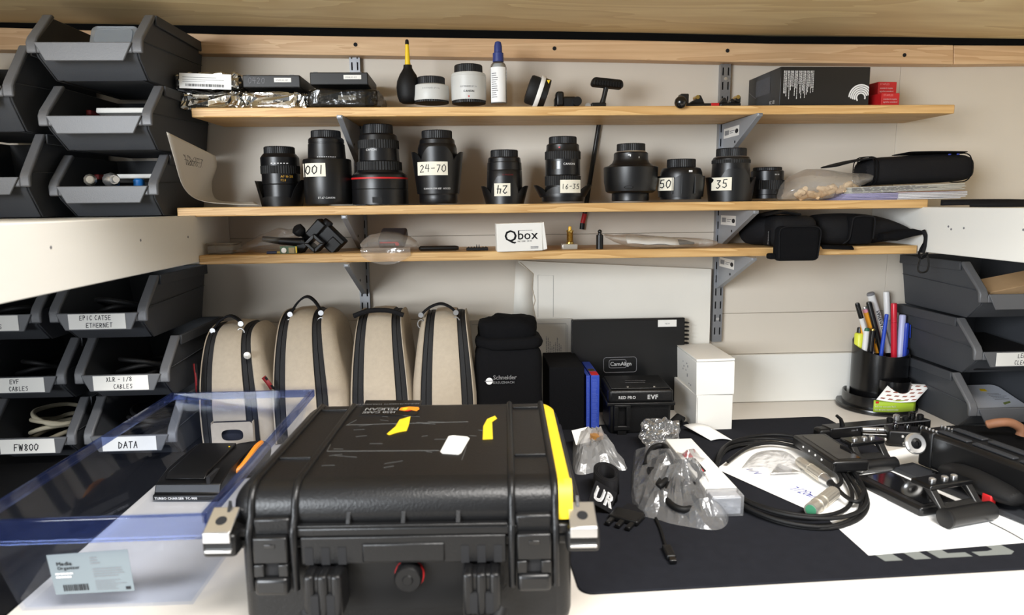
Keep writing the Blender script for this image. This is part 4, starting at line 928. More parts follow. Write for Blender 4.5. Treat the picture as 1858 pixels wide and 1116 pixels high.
clampz(loft([(-.01, .03, .066, .03, .003), (.02, .01, .073, .035, .004), (.05, .0, .068, .03, .004)], 14, .002, 40, 6), .0004).build('top_strap', 'black_nylon', t)
# pouch 2
Y = 1.40; x0, x1 = at(1492, 440, Y).x, at(1600, 440, Y).x; t = thing('accessory_pouch', 'long black padded pouch with strap band and hanging carabiner clip', 'pouch', (x0, 1.408, Z3+.0003)); w_ = x1-x0; X = lambda x: at(x, 430, Y).x-x0
clampz(loft([(-.006, .05, .03, .04, .028), (.01, .05, .033, .05, .033), (.05, .05, .034, .052, .0335), (.1, .05, .034, .05, .033), (w_+.01, .05, .032, .045, .030), (X(1640), .05, .03, .04, .022), (X(1660), .04, .028, .03, .012), (X(1668), .03, .026, .02, .006)], 24, .0015, 30, 9, .7), .0004).build('body', 'black_nylon', t, sub=1, smooth=60)
bw0, bw1 = X(1541), X(1585)
MB().b6(bw0, bw1, -.010, .05, .004, .0635).build('strap_band', 'black_cloth', t, bev=.009, seg=4)
MB().tube(lerp_pts([(bw0-.014, -.011, .006), (bw0-.002, -.0115, .016), (bw0+.002, -.0115, .04), (bw0+.008, -.0115, .06), (bw1-.008, -.0115, .061), (bw1-.001, -.0115, .05), (bw1-.003, -.0115, .015)], 4), .0016, 6).build('piping', 'black_nylon', t)
MB().grid(lambda u, v: (X(1488+56*u), -.012-.010*math.sin(v*1.4), .004-.007*v-.003*u), 6, 3).build('loose_tab', 'black_cloth', t, solid=.003)
clampz(loft([(X(1600), .0, .018, .012, .008), (X(1630), -.004, .022, .012, .012), (X(1655), -.008, .026, .01, .008), (X(1668), -.014, .026, .006, .004)], 16, .002, 50, 5), .0005).build('mesh_pocket', 'black_cloth', t)
q = lambda x, y: Vector((X(x), -.022, at(x, y, Y).z-Z3))
MB().tube(lerp_pts([q(1666, 418), q(1672, 430), q(1671, 445), q(1668, 458)], 4), .0042, 8).build('lanyard', 'black_nylon', t)
MB().tube(lerp_pts([q(1671, 438), q(1664, 452), q(1662, 464), q(1668, 468), q(1676, 460), q(1680, 446)], 4), .0022, 8).build('cord_loop', 'black_cloth', t)
cb = [q(1666, 464), q(1662, 485), q(1665, 492), q(1672, 493.5), q(1679, 490), q(1681, 478), q(1677, 463), q(1671, 460)]
MB().tube(lerp_pts(cb+[cb[0]], 4)[:-1], .0019, 8, True).build('carabiner', 'black_satin', t)
# ================================================================== against the wall, on the desk
mat('bag_beige', (176, 164, 146), .85, var=.05, vs=120, bump=.25, bs=700)
mat('zip_black', (18, 18, 20), .7, var=.2, vs=300, bump=.4, bs=900)
def soft_bag(label, xs, ytop, Yf=1.36, dep=.195, lean=0, hnd=None, zp=None):
    """upright padded case seen end-on; xs = pixel edges: left, gusset left, gusset right, right (mid height)"""
    xl, g0, g1, xr = [at(x, 690, Yf+.005).x for x in xs]; cx = (g0+g1)/2
    H = at((xs[1]+xs[2])/2, ytop, Yf+.05).z-DZ
    t = thing('equipment_bag', label, 'bag', (cx, Yf, DZ+.0004), 0, 'beige and black equipment bags')
    zw = .0235; gh = (g1-g0)/2
    base = [(.004, 0), (.0, .03), (-.002, H*.35), (.002, H*.62), (.012, H*.8), (.03, H*.93), (.06, H*.99), (.1, H), (dep*.8, H*.97), (dep*.95, H*.86), (dep, H*.6), (dep, 0)]
    crv = lerp_pts([(0, y, z) for y, z in base], 4); m = len(crv)
    cen = Vector((0, dep*.5, H*.42))
    def ring(x, ins, wob=1):
        out = []
        for v in crv:
            d = (cen-v); d.x = 0; q = v+d.normalized()*ins
            s = 1-.27*max(0, v.z/H-.3)**1.4/.7**1.4
            out.append(Vector((x*s, q.y, max(q.z, 0))))
        return out
    def band(stations, name, mt, closed_end=None):
        vs = []; fs = []
        for x, ins in stations: vs += ring(x, ins)
        for a in range(len(stations)-1):
            for j in range(m-1): fs.append((a*m+j, a*m+j+1, (a+1)*m+j+1, (a+1)*m+j))
        if closed_end is not None: fs.append(tuple(closed_end*m+j for j in range(m)))
        return MB().add(vs, fs).build(name, mt, t, smooth=50)
    band([(-gh, .0015), (-gh*.9, 0), (0, -.0015), (gh*.9, 0), (gh, .0015)], 'gusset', 'bag_beige')
    for s, edge in ((-1, cx-xl), (1, xr-cx)):
        z = zw
        st = [(s*gh, .0015), (s*(gh+.002), .0045), (s*(gh+z*.48), .004), (s*(gh+z*.5), .0065), (s*(gh+z*.54), .0065), (s*(gh+z*.56), .004), (s*(gh+z-.002), .006), (s*(gh+z), .0035)]
        band(st, 'zip_track', 'zip_black')
        e = max(edge, gh+z+.008)
        band([(s*(gh+z), .0035), (s*(gh+z+.002), .002), (s*(gh+z+(e-gh-z)*.5), .008), (s*e*.97, .02), (s*e, .04), (s*(e+.001), .075)], 'side_panel', 'bag_beige', 5)
    if hnd:
        kind, xa_, ya_, xm, ym, xb_, yb_ = hnd; Yh = Yf+.05
        pts = [at(xa_, ya_, Yh), at((xa_+xm)/2-2, (ya_+ym*2)/3, Yh), at(xm, ym, Yh), at((xb_+xm)/2+2, (yb_+ym*2)/3, Yh), at(xb_, yb_, Yh)]
        o0 = Vector(t.location); pts = lerp_pts([p-o0 for p in pts], 5)
        ribbon(pts, .012, (0, 1, .1)).build('handle', 'black_nylon', t, solid=.004, bev=.001)
        for p in (pts[1], pts[-2]):
            MB().lathe([(.0001, -.0012), (.0055, -.0012), (.0055, .0012), (.0001, .0012)], 14, TR((p.x, p.y-.006, p.z), rx=PI/2)).build('rivet', 'steel', t)
            MB().tube([(p.x+.007*math.cos(a), p.y-.009, p.z-.018+.009*math.sin(a)) for a in [i*PI/8 for i in range(16)]], .0014, 6, True).build('d_ring', 'steel', t)
    if zp:
        p = at(zp[0], zp[1], Yf-.004)-Vector(t.location); MB().lathe([(.0001, -.002), (.007, -.002), (.0075, 0), (.007, .002), (.0001, .003)], 16, TR(p, rx=PI/2)).build('zip_pull', 'nickel', t)
    return t, H
b1, H1 = soft_bag('beige bag with black zips, leftmost of four, behind the clear tray', (359, 383, 443, 491), 590, 1.362, .19, hnd=('h', 386, 602, 416, 573, 440, 588), zp=(449, 645))
b2, H2 = soft_bag('beige bag with black zips and tall arched handle, second from the left', (492, 517, 573, 628), 565, 1.362, .2, hnd=('h', 526, 573, 557, 538, 585, 570))
b3, H3_ = soft_bag('beige bag with black zips and no raised handle, third from the left', (630, 659, 718, 741), 565, 1.362, .2)
b4, H4 = soft_bag('beige bag with black zips, rightmost of four, low arched handle', (744, 783, 837, 858), 567, 1.362, .2, hnd=('h', 762, 573, 799, 551, 829, 568))
MB().tube(lerp_pts([(-.05, .03, H3_-.006), (-.02, .03, H3_+.004), (.02, .03, H3_+.004), (.05, .03, H3_-.006)], 5), .005, 8).build('flat_handle', 'black_nylon', b3)
# beige pocket with oval hand hole below the first bag
a, b = at(388, 826, 1.345), at(462, 820, 1.345); hz = at(425, 766, 1.345).z-DZ
t = thing('canvas_box', 'beige canvas box with dark oval hand hole, seen through the clear tray', 'canvas box', ((a.x+b.x)/2, 1.343, DZ+.0004), R_(2)); w_ = b.x-a.x
oc = (0, hz*.55); n = 24; ov = [(oc[0]+.021*math.copysign(abs(math.cos(i*2*PI/n))**.6, math.cos(i*2*PI/n)), oc[1]+.0115*math.copysign(abs(math.sin(i*2*PI/n))**.7, math.sin(i*2*PI/n))) for i in range(n)]
outer = []
for u, v in ov:
    du, dv = u-oc[0], v-oc[1]; q = min((w_/2)/max(abs(du), 1e-6), (hz-oc[1] if dv > 0 else oc[1])/max(abs(dv), 1e-6)); outer.append((du*q, oc[1]+dv*q))
vs = [(u, 0, v) for u, v in ov]+[(u, 0, v) for u, v in outer]; fs = [(i, (i+1) % n, n+(i+1) % n, n+i) for i in range(n)]
MB().add(vs, fs).build('front_panel', 'bag_beige', t, solid=.0015, smooth=0)
MB().b6(-w_/2+.0015, w_/2-.0015, .0115, .0125, .0015, hz-.001).build('lining', mat('navy_lining', (28, 30, 40), .9), t); MB().b6(-w_/2, -w_/2+.0012, .001, .012, 0, hz).b6(w_/2-.0012, w_/2, .001, .012, 0, hz).b6(-w_/2, w_/2, .001, .012, 0, .0012).build('sides', 'bag_beige', t)
# red-edged straps hanging between the bags
for i, (x0, y0, x1, y1) in enumerate(((478, 684, 494, 706), (352, 660, 357, 715))):
    Y_ = 1.352; p0, p1 = at(x0, y0, Y_), at(x1, y1, Y_)
    t = thing('red_strap', ('short red and black strap between the first and second bag' if i == 0 else 'thin red strap at the left side of the first bag'), 'strap', (p1.x, Y_, p1.z))
    d = p0-p1; ribbon([Vector((0, 0, 0)), d*.5+Vector((.002, -.002, 0)), d], .009 if i == 0 else .004, (1, 0, .4)).build('webbing', 'red_dark', t, solid=.0015)
    ribbon([Vector((.004, -.001, 0)), d+Vector((.004, -.001, 0))], .004, (1, 0, .4)).build('stitching', 'black_nylon', t, solid=.0018)
# black drawstring pouch
Y = 1.372; a, b = at(862, 720, Y), at(987, 720, Y); w_ = b.x-a.x; h_ = at(925, 630, Y).z-DZ
t = thing('drawstring_pouch', 'black cloth lens pouch with white circle logo and gathered top', 'pouch', ((a.x+b.x)/2, Y, DZ+.0004))
mb = crumple((0, .065, h_/2), (w_, .13, h_), 36, 20, .32, .003, 25, 21); clampz(mb, .0003).build('body', 'black_cloth', t, smooth=60)
crumple((.002, .062, h_+.004), (w_*.99, .12, .03), 30, 12, .5, .004, 30, 4).build('seam_fold', 'black_cloth', t, smooth=60)
ht = at(930, 592, Y).z-DZ
crumple((.0, .06, (h_+ht)/2+.006), (w_*.86, .095, ht-h_+.012), 30, 14, .6, .006, 35, 8).build('gathered_top', 'black_cloth', t, smooth=60)
crumple((.01, .045, ht+.002), (w_*.45, .05, .016), 20, 10, .7, .004, 60, 2).build('gathered_top', 'black_cloth', t, smooth=60)
k = kx(925, 690, Y); P = lambda x, y: ((x-924.5)*k, -.0052, at(925, y, Y).z-DZ)
q = P(888, 690); flat(([(.0072*math.cos(i*PI/9), .0072*math.sin(i*PI/9)) for i in range(18)], [tuple(range(18))], 0), front(q[0], q[1], q[2]), 'circle_logo', 'print_white', t)
flat(bars2d([(-.009, .009, -.0008, .0008)]), front(q[0], q[1]-.0004, q[2]), 'logo_bar', 'ink_grey', t)
q = P(895, 687.5); flat(type2d('Schneider', .0125, .03, .05), front(*q), 'lettering', 'print_white', t); q = P(895, 695); flat(type2d('KREUZNACH', .0068, .03, .1), front(*q), 'lettering', 'print_white', t)
# black foam block
Y = onz(1045, 782, DZ).y; a, b = at(997, 780, Y), at(1060, 780, Y); h_ = at(1030, 667, Y).z-DZ
tag(MB().b6(a.x, b.x, 0, .15, 0, h_).build('foam_block', 'black_cloth', None, bev=.002, loc=(0, Y, DZ+.0004)), 'black foam block standing between the cloth pouch and blue cartons', 'foam block')
# blue cartons
mat('blue_card', (42, 68, 168), .45, var=.05, vs=40)
for x0, x1, lab, dy in ((1063.5, 1070, 'thin blue carton against the black foam block', .004), (1072, 1087, 'blue carton with red and gold corner beside the small black case', 0)):
    a, b = at(x0, 778, Y+dy), at(x1, 778, Y+dy); h_ = at(1075, 682, Y+dy).z-DZ
    t = thing('blue_carton', lab, 'carton', ((a.x+b.x)/2, Y+dy, DZ+.0004), 0, 'blue cartons'); w_ = b.x-a.x
    MB().b6(-w_/2, w_/2, 0, .13, 0, h_).build('carton', 'blue_card', t, bev=.0008)
    flat(lines2d(w_*.7, h_*.9, 40, .3, 8), front(-w_*.35, -.0004, h_*.04), 'small_print', mat('blue_pale', (96, 116, 196), .6), t)
    if x0 > 1070: MB().b6(-w_/2+.001, w_/2-.001, .004, .035, h_, h_+.0005).build('red_patch', 'red', t); MB().b6(-w_/2+.001, w_/2-.003, .04, .06, h_, h_+.0005).build('gold_patch', 'brass', t)
# envelope, printed sheet, white sheet leaning on the wall
def leaning(name, label, cat, pts, Y, th, m, parent=None):
    P = [at(x, y, Y) for x, y in pts]; o0 = P[0].copy()
    poly = [(p.x-o0.x, p.z-o0.z) for p in P]; t = thing(name, label, cat, o0)
    MB().prism(poly, 0, th).build('sheet', m, t, bev=.0004, seg=1); return t, (lambda x, y, e=0: Vector((at(x, y, Y).x-o0.x, -.0004-e, at(x, y, Y).z-o0.z)))
mat('envelope', (226, 222, 212), .7, var=.025, vs=8)
en, q = leaning('envelope', 'large white card envelope leaning on the wall under the lowest shelf', 'envelope', [(940, 473), (1291, 488), (1284, 736), (930, 736)], WALL-.016, .0035, 'envelope')
MB().add([q(936, 474), q(968, 497), q(966, 545), q(973, 580), q(931, 580)], [(0, 1, 2, 3, 4)]).build('torn_flap', 'envelope', en, solid=.0012)
MB().tube([q(944, 476), q(968, 497), q(965, 520), q(971, 545), q(967, 560), q(973, 580)], .0009, 5).build('torn_edge', mat('kraft', (176, 160, 138), .8), en)
MB().tube([q(976, 575), q(976, 499), q(1004, 500), q(1004, 575)], .00035, 4).build('window_line', 'ink_grey', en)
ws, q = leaning('white_sheet', 'plain white sheet whose top edge shows between the envelope and bags', 'paper', [(848, 572), (936, 573), (936, 736), (848, 736)], WALL-.020, .003, 'envelope')
ns, q = leaning('printed_sheet', 'grey printed sheet with a bordered text column behind the cloth pouch', 'paper', [(852, 582), (1037, 578), (1037, 736), (852, 736)], WALL-.026, .004, mat('grey_sheet', (182, 178, 170), .7, var=.03, vs=20))
for p0, p1 in (((856, 589), (1027, 587)), ((1027, 587), (1027, 734)), ((1030, 590), (1030, 734))): MB().tube([q(*p0), q(*p1)], .0004, 4).build('border_line', 'ink_grey', ns)
g = lines2d(.055, .04, 9, .45, 14, vert=False); v0 = q(990, 660, .0002); flat(([(v, u*1.2) for u, v in g[0]], g[1], 0), lambda u, v: (v0.x+u*.95, v0.y, v0.z+v), 'text_column', 'ink_grey', ns)
# black binder with comb
Y = 1.535; a, b = at(1038, 640, Y), at(1244, 640, Y); zt = at(1140, 580, Y).z
t = thing('binder', 'large black comb-bound binder leaning behind the small black case', 'binder', (a.x, Y, DZ+.0004)); w_ = b.x-a.x; h_ = zt-DZ
t.rotation_euler = (R_(-3), 0, 0)
MB().b6(0, w_, 0, .012, 0, h_).build('cover', 'black_satin', t, bev=.002); MB().b6(0, w_-.004, -.0015, -.0005, .001, h_-.004).build('front_sheet', 'black_satin', t, bev=.001)
k = kx(1140, 600, Y); o_ = MB().b6((1195-1038)*k, (1229-1038)*k, -.0022, -.0018, h_-.020, h_-.004).build('white_label', 'white_card', t); flat(type2d('NEW', .005), front((1208-1038)*k, -.0025, h_-.0145), 'lettering', 'ink_grey', o_)
for i in range(16):
    z = h_-.012-i*.0095; MB().tube([(w_+.004+.006*math.cos(a_), .005+.008*math.sin(a_), z) for a_ in [j*PI/6 for j in range(12)]], .0016, 5, True).build('comb_ring', 'black_plastic', t)
X = lambda x: (x-1038)*k; Z = lambda y: at(1140, y, Y).z-DZ
def rrect(x0, x1, z0, z1, r_): return [(x0+r_-r_*math.cos(a_), z1-r_+r_*math.sin(a_)) for a_ in (0, PI/6, PI/3, PI/2)]+[(x1-r_+r_*math.sin(a_), z1-r_+r_*math.cos(a_)) for a_ in (0, PI/6, PI/3, PI/2)]+[(x1-r_+r_*math.cos(a_), z0+r_-r_*math.sin(a_)) for a_ in (0, PI/6, PI/3, PI/2)]+[(x0+r_-r_*math.sin(a_), z0+r_-r_*math.cos(a_)) for a_ in (0, PI/6, PI/3, PI/2)]
lg = [(u, -.0022, v) for u, v in rrect(X(1096), X(1156), Z(676), Z(649), .006)]; MB().tube(lg, .0007, 4, True).build('logo_frame', 'ink_grey', t)
lg = [(u, -.0022, v) for u, v in rrect(X(1106), X(1137), Z(668), Z(653.5), .004)]; MB().tube(lg, .0009, 4, True).build('logo_frame', 'ink_grey', t)
flat(type2d('CamAlign', .0125, .03, .05), front(X(1108), -.0030, Z(664)), 'lettering', 'print_white', t)
# small black hard case
Y = onz(1150, 790, DZ).y; x0, x1 = at(1104, 760, Y).x, at(1221, 760, Y).x; t = thing('small_hard_case', 'small black hard case with white lettering and one latch, before the binder', 'hard case', ((x0+x1)/2, Y, DZ+.0004), R_(-2)); w_ = x1-x0
zs = at(1160, 733, Y).z-DZ; zt = at(1160, 708, Y).z-DZ
MB().b6(-w_/2+.004, w_/2-.004, .004, .112, 0, zs-.001).build('base', 'case_black', t, bev=.006, seg=3); MB().b6(-w_/2, w_/2, 0, .116, zs, zt).build('lid', 'case_black', t, bev=.007, seg=3)
MB().b6(-w_/2+.006, w_/2-.006, .006, .11, zt, zt+.003).build('lid_panel', 'case_black', t, bev=.002)
MB().b6(-w_/2-.003, w_/2+.003, -.003, .119, zs-.004, zs+.003).build('rim', 'case_black', t, bev=.0015)
k = kx(1160, 720, Y); flat(type2d('RED PRO', .0085, .05, .06), front((1122-1162.5)*k, -.0006, (zs+zt)/2-.004), 'lettering', 'print_white', t); flat(type2d('EVF', .013, .06, .06), front((1174-1162.5)*k, -.0006, (zs+zt)/2-.005), 'lettering', 'print_white', t)
lt = MB().b6((1113-1162.5)*k, (1121-1162.5)*k, -.008, -.001, .02, zs-.004).b6((1135-1162.5)*k, (1143-1162.5)*k, -.008, -.001, .02, zs-.004).b6((1113-1162.5)*k, (1143-1162.5)*k, -.008, -.001, zs-.006, zs+.0).b6((1113-1162.5)*k, (1143-1162.5)*k, -.008, -.001, .012, .022); lt.build('latch', 'black_plastic', t, bev=.0015); MB().b6((1120-1162.5)*k, (1136-1162.5)*k, -.006, -.001, .0, .012).build('latch_foot', 'black_plastic', t, bev=.001)
for x in (1140, 1188): MB().lathe([(.0022, 0), (.0022, .0015)], 10, TR(((x-1162.5)*k, .012, zt+.003))).build('stud', 'nickel', t)
flat(centre(type2d('Viewfinder', .010)), topf(0, .06, zt+.0034), 'lettering', 'ink_grey', t); flat(centre(lines2d(.05, .006, 2, .5, 5), .05), topf(0, .045, zt+.0034), 'small_print', 'ink_grey', t)
# white cartons
Y = onz(1300, 782, DZ).y; x0, x1 = at(1263, 750, Y).x, at(1329, 750, Y).x; w_ = x1-x0; zs = at(1300, 717, Y).z-DZ; zt = at(1300, 657, Y).z-DZ
t = thing('white_carton', 'plain white carton, the lower one of two by the wall', 'carton', ((x0+x1)/2, Y, DZ+.0004), R_(1), 'plain white cartons'); MB().b6(-w_/2, w_/2, 0, .165, 0, zs).build('carton', 'white_card', t, bev=.001)
MB().tube([(-w_/2+.002, -.0004, .004), (-w_/2+.002, -.0004, zs-.004)], .0004, 4).build('glue_seam', 'ink_grey', t)
t = thing('white_carton', 'plain white carton with lifted lid, stacked on the other one', 'carton', ((x0+x1)/2, Y-.002, DZ+zs+.0012), R_(-2), 'plain white cartons'); t.rotation_euler = (0, R_(-1), R_(-2))
MB().b6(-w_/2-.001, w_/2+.001, 0, .168, 0, zt-zs).build('carton', 'white_card', t, bev=.001); MB().prism([(0, zt-zs+.0012), (.168, zt-zs+.0012), (.168, zt-zs+.003), (0, zt-zs+.006)], -w_/2-.001, w_/2+.001, axis='x').build('lid_flap', 'white_card', t, bev=.0005)
r = random.Random(2)
sm = MB()
for i in range(9): sm.box((-w_/2-.0012, .04+r.uniform(0, .07), r.uniform(.01, zt-zs-.02)), (.0006, r.uniform(.002, .006), r.uniform(.002, .007)))
sm.build('scuff_marks', 'ink_grey', t)
# ================================================================== desk organiser with pens
c0 = onz(1608, 737, DZ); c0.x = min(c0.x, .926); t = thing('desk_organiser', 'glossy black round desk organiser full of pens', 'desk organiser', (c0.x, c0.y, DZ+.0004)); k = kx(1611, 730, c0.y)
rb = .086
MB().lathe([(rb-.003, 0), (rb, .002), (rb, .010), (rb-.001, .0115), (rb-.012, .012), (rb-.013, .036), (rb-.016, .036), (rb-.0165, .013), (.0001, .0128)], 56).build('base_tray', 'black_gloss', t)
cp = (.010, .014); zt = at(1600, 620, c0.y+.0).z-DZ
cup = MB(); n = 44
def cuptop(a): return zt*(.92+.10*math.cos(a-R_(95)))
vs = []
for q, rr in ((0, .060), (1, .060), (1, .0578), (0, .0578)):
    for i in range(n): a = 2*PI*i/n; vs.append((cp[0]+rr*math.cos(a), cp[1]+rr*math.sin(a), .0125 if not q else cuptop(a)))
fs = [(j*n+i, j*n+(i+1) % n, (j+1)*n+(i+1) % n, (j+1)*n+i) for j in range(3) for i in range(n)]
cup.add(vs, fs).build('tall_cup', 'black_gloss', t)
MB().lathe([(.0352, 0), (.036, .002), (.036, .062), (.034, .062), (.034, .008), (.0001, .0079)], 36, TR((.016, -.036, .0126))).build('front_cup', 'black_gloss', t)
MB().b6(-.057+cp[0], .057+cp[0], cp[1]-.001, cp[1]+.001, .013, zt*.8).build('divider', 'black_gloss', t)
# pens: name, label, category, top px, low px, depth offset, radius px, [segments (from,to,material)], shape
mat('marker_white', (222, 222, 222), .35); mat('lilac', (182, 186, 222), .4); mat('blue_pen', (36, 62, 170), .35); mat('pencil', (236, 160, 40), .5); mat('pink', (226, 150, 170), .7); mat('hi_yellow', (216, 220, 70), .4); mat('clear_grey', (176, 178, 182), .25); mat('pen_red', (206, 34, 54), .35); mat('green_pen', (30, 96, 72), .5); mat('light_blue', (40, 76, 190), .4)
PENS = [('pen', 'slim ballpoint with black top and white body, leaning left in the organiser', (1555, 550), (1572, 610), -.01, 4, [(0, .45, 'black_gloss'), (.45, 1, 'marker_white')]),
 ('pencil', 'orange pencil with pink eraser in the organiser', (1568, 556), (1594, 640), .01, 4.6, [(0, .05, 'steel'), (.05, .12, 'pink'), (.12, 1, 'pencil')]),
 ('pen', 'dark grey pen between the pencil and white marker', (1576, 548), (1600, 640), .0, 4.6, [(0, 1, 'black_satin')]),
 ('marker', 'thick white marker with black lettering, tallest in the organiser', (1579, 531), (1612, 640), .022, 6.4, [(0, .04, 'ink_grey'), (.04, 1, 'marker_white')]),
 ('pen', 'pale clear-barrelled pen standing tall in the organiser', (1608, 529), (1613, 640), .03, 5.2, [(0, .45, 'marker_white'), (.45, 1, 'clear_grey')]),
 ('pen', 'thin bright blue pen leaning right in the organiser', (1609, 570), (1600, 635), -.015, 3.2, [(0, .08, 'light_blue'), (.08, 1, 'light_blue')]),
 ('marker', 'upright red felt pen in the organiser', (1622, 550), (1622, 640), -.002, 5, [(0, .38, 'pen_red'), (.385, 1, 'pen_red')]),
 ('pen', 'pale lilac capped pen in the organiser', (1638, 571), (1633, 640), .0, 5.6, [(0, 1, 'lilac')]),
 ('pen', 'dark blue clicking pen with clip in the organiser', (1645, 586), (1641, 640), -.005, 4.6, [(0, .2, 'blue_pen'), (.2, 1, 'blue_pen')]),
 ('marker', 'fat black marker at the right of the organiser', (1655, 566), (1646, 640), .018, 8.5, [(0, .5, 'black_gloss'), (.5, .62, 'black_satin'), (.62, 1, 'black_gloss')]),
 ('highlighter', 'yellow highlighter at the left edge of the organiser', (1560, 604), (1558, 650), .006, 8.5, [(0, .75, 'hi_yellow'), (.75, 1, 'green_pen')]),
 ('pen', 'white pen with dark green tip at the front left of the organiser', (1573, 595), (1568, 640), -.014, 4.6, [(0, .12, 'green_pen'), (.12, 1, 'marker_white')]),
 ('pencil', 'short orange pencil end behind the yellow highlighter', (1565, 584), (1568, 640), .0, 3.8, [(0, .08, 'pink'), (.08, 1, 'pencil')]),
 ('pen', 'short black pen with gold clip beside the white pen', (1584, 596), (1579, 640), -.02, 4.2, [(0, .08, 'brass'), (.08, 1, 'black_gloss')]),
 ('pen', 'black pen cap behind the highlighter', (1560, 594), (1557, 640), .01, 4.4, [(0, 1, 'black_satin')])]
for nm, lab, tp, bt, dy, rp, segs in PENS:
    Yp = c0.y+cp[1]+dy; a = at(*tp, Yp); d0 = at(*bt, Yp); dr = (d0-a).normalized()
    L_ = (a.z-(DZ+.03))/max(.2, -dr.z)
    t2 = thing(nm, lab, 'pen' if nm == 'pen' else nm, a+dr*L_, 0, 'pens in the organiser'); A = a-Vector(t2.location)
    vis = (d0-a).length
    r_ = rp*k
    for i, (f0, f1, m) in enumerate(segs):
        p0 = A+dr*vis*f0; p1 = A+dr*(vis*f1 if f1 < 1 else L_)
        rr = [r_*.8, r_, r_] if i == 0 else [r_*1.0]*3
        if f1 >= 1: pass
        MB().tube([p0, p0+dr*min(.003, (p1-p0).length*.3), p1], rr, 14).build('cap' if i == 0 and len(segs) > 1 else 'barrel', m, t2)
    if 'clip' in lab: MB().tube([A+Vector((r_*1.3, -r_*.4, -.004)), A+dr*.035+Vector((r_*1.5, -r_*.4, 0))], .0012, 6).build('clip', segs[-1][2], t2)
    if 'lettering' in lab:
        ax = dr; up_ = Vector((0, -1, 0)); sd_ = ax.cross(up_).normalized(); up_ = sd_.cross(ax)
        g = type2d('PAPERMATE', .0105, .05); o_ = A+dr*.045
        flat((g[0], g[1], 0), lambda u, v: tuple(o_+ax*u*.8+sd_*(v-.0035)*-1*-1+up_*(r_+.0006)), 'lettering', 'ink', t2)
# note block with green side and printed leaf
Y = c0.y-rb+.003; a, b = at(1586, 748, Y), at(1662, 748, Y); h_ = at(1620, 727, Y).z-at(1620, 748, Y).z
t = thing('note_block', 'lime green note block with a lifted printed top leaf, by the organiser', 'note block', ((a.x+b.x)/2, Y, DZ+.0126), R_(0)); w_ = b.x-a.x
for j in range(1): MB().grid(lambda u, v: (-w_/2+w_*u, .004-.006*math.sin(u*PI)*1.0, h_*v), 14, 1).build('green_wrap', mat('lime', (150, 178, 44), .5), t, solid=.0012)
g = type2d('self stick note pads 76x76', .0052, .01); flat(g, lambda u, v: (-w_/2+.003+u*.75, .0028-.006*math.sin((.003+u*.75)/w_*PI), h_*.42+v), 'lettering', 'print_white', t)
g = type2d('bloc de notes repositionnables', .0052, .01); flat(g, lambda u, v: (-w_/2+.003+u*.75, .0028-.006*math.sin((.003+u*.75)/w_*PI), h_*.15+v), 'lettering', 'print_white', t)
flat(bars2d([(0, .012, 0, .0045)]), lambda u, v: (-w_/2+.003+u, .0025-.006*math.sin(.06*PI), h_*.75+v), 'red_mark', 'red', t)
tl, tr_, br, bl = at(1614, 695, Y+.03), at(1690, 698, Y+.03), at(1661, 729, Y-.004), at(1590, 725, Y-.004); o0 = Vector(t.location)
Q = [p-o0 for p in (bl, br, tr_, tl)]
def leaf(u, v): p = (Q[0].lerp(Q[1], u)).lerp(Q[3].lerp(Q[2], u), v); p.z -= .004*math.sin(u*PI)*(1-v); return p
lf = MB().grid(leaf, 10, 6).build('top_leaf', 'white_paper', t, solid=.0008)
ds = MB(); mat('brown_print', (150, 96, 84), .7)
for i in range(5):
    for j in range(5):
        u = .05+i*.2+(.09 if j % 2 else 0); v = .08+j*.19
        if u < .86:
            q = [leaf(u, v), leaf(u+.11, v), leaf(u+.13, v+.07), leaf(u+.02, v+.07)]; nn = (q[1]-q[0]).cross(q[3]-q[0]).normalized()*.0012
            ds.add([p+nn for p in q], [(0, 1, 2, 3)])
ds.build('printed_pattern', 'brown_print', lf, smooth=0)
# ================================================================== big black hard case in the foreground
CC = Vector((-.0795, .886, DZ+.0004)); CRZ = R_(-2.3); HT = .1772
t = thing('hard_case', 'large black plastic hard case with yellow tape, in the foreground', 'hard case', CC, CRZ)
CI = (Matrix.Translation(CC) @ Matrix.Rotation(CRZ, 4, 'Z')).inverted()
def lc(x, y, z): return CI @ onz(x, y, DZ+z)               # photo point -> case coordinates on its level z
MB().b6(-.186, .186, -.158, .158, 0, .120).build('base', 'case_black', t, bev=.018, seg=4)
MB().b6(-.197, .197, -.169, .169, .108, .1225).build('base_rim', 'case_black', t, bev=.004)
MB().b6(-.2, .2, -.174, .174, .1230, .1345).build('lid_rim', 'case_black', t, bev=.003)
BV = .030; LX, LY = .193, .166
MB().b6(-LX, LX, -LY, LY, .110, HT).build('lid', 'case_black', t, bev=BV, seg=6)
def lidz(x, y):
    dx = max(0, abs(x)-(LX-BV)); dy = max(0, abs(y)-(LY-BV)); d = math.hypot(dx, dy)
    return HT-BV+math.sqrt(max(0, BV*BV-d*d)) if d < BV else .13
pth = [(.155, lidz(0, .155)), (.14, HT+.0005)]+[(y_, lidz(0, y_)+.0005) for y_ in (-.132, -.140, -.147, -.153, -.158, -.1625, -.1652)]+[(-.1672, .145), (-.1745, .1348), (-.177, .130), (-.1765, .106), (-.1755, .064)]
for x in (-.166, -.1185, .1185, .166):
    MB().tube([(x*(1 if j < 5 else 1), y, z) for j, (y, z) in enumerate(pth)], .0042, 10).build('rib', 'case_black', t)
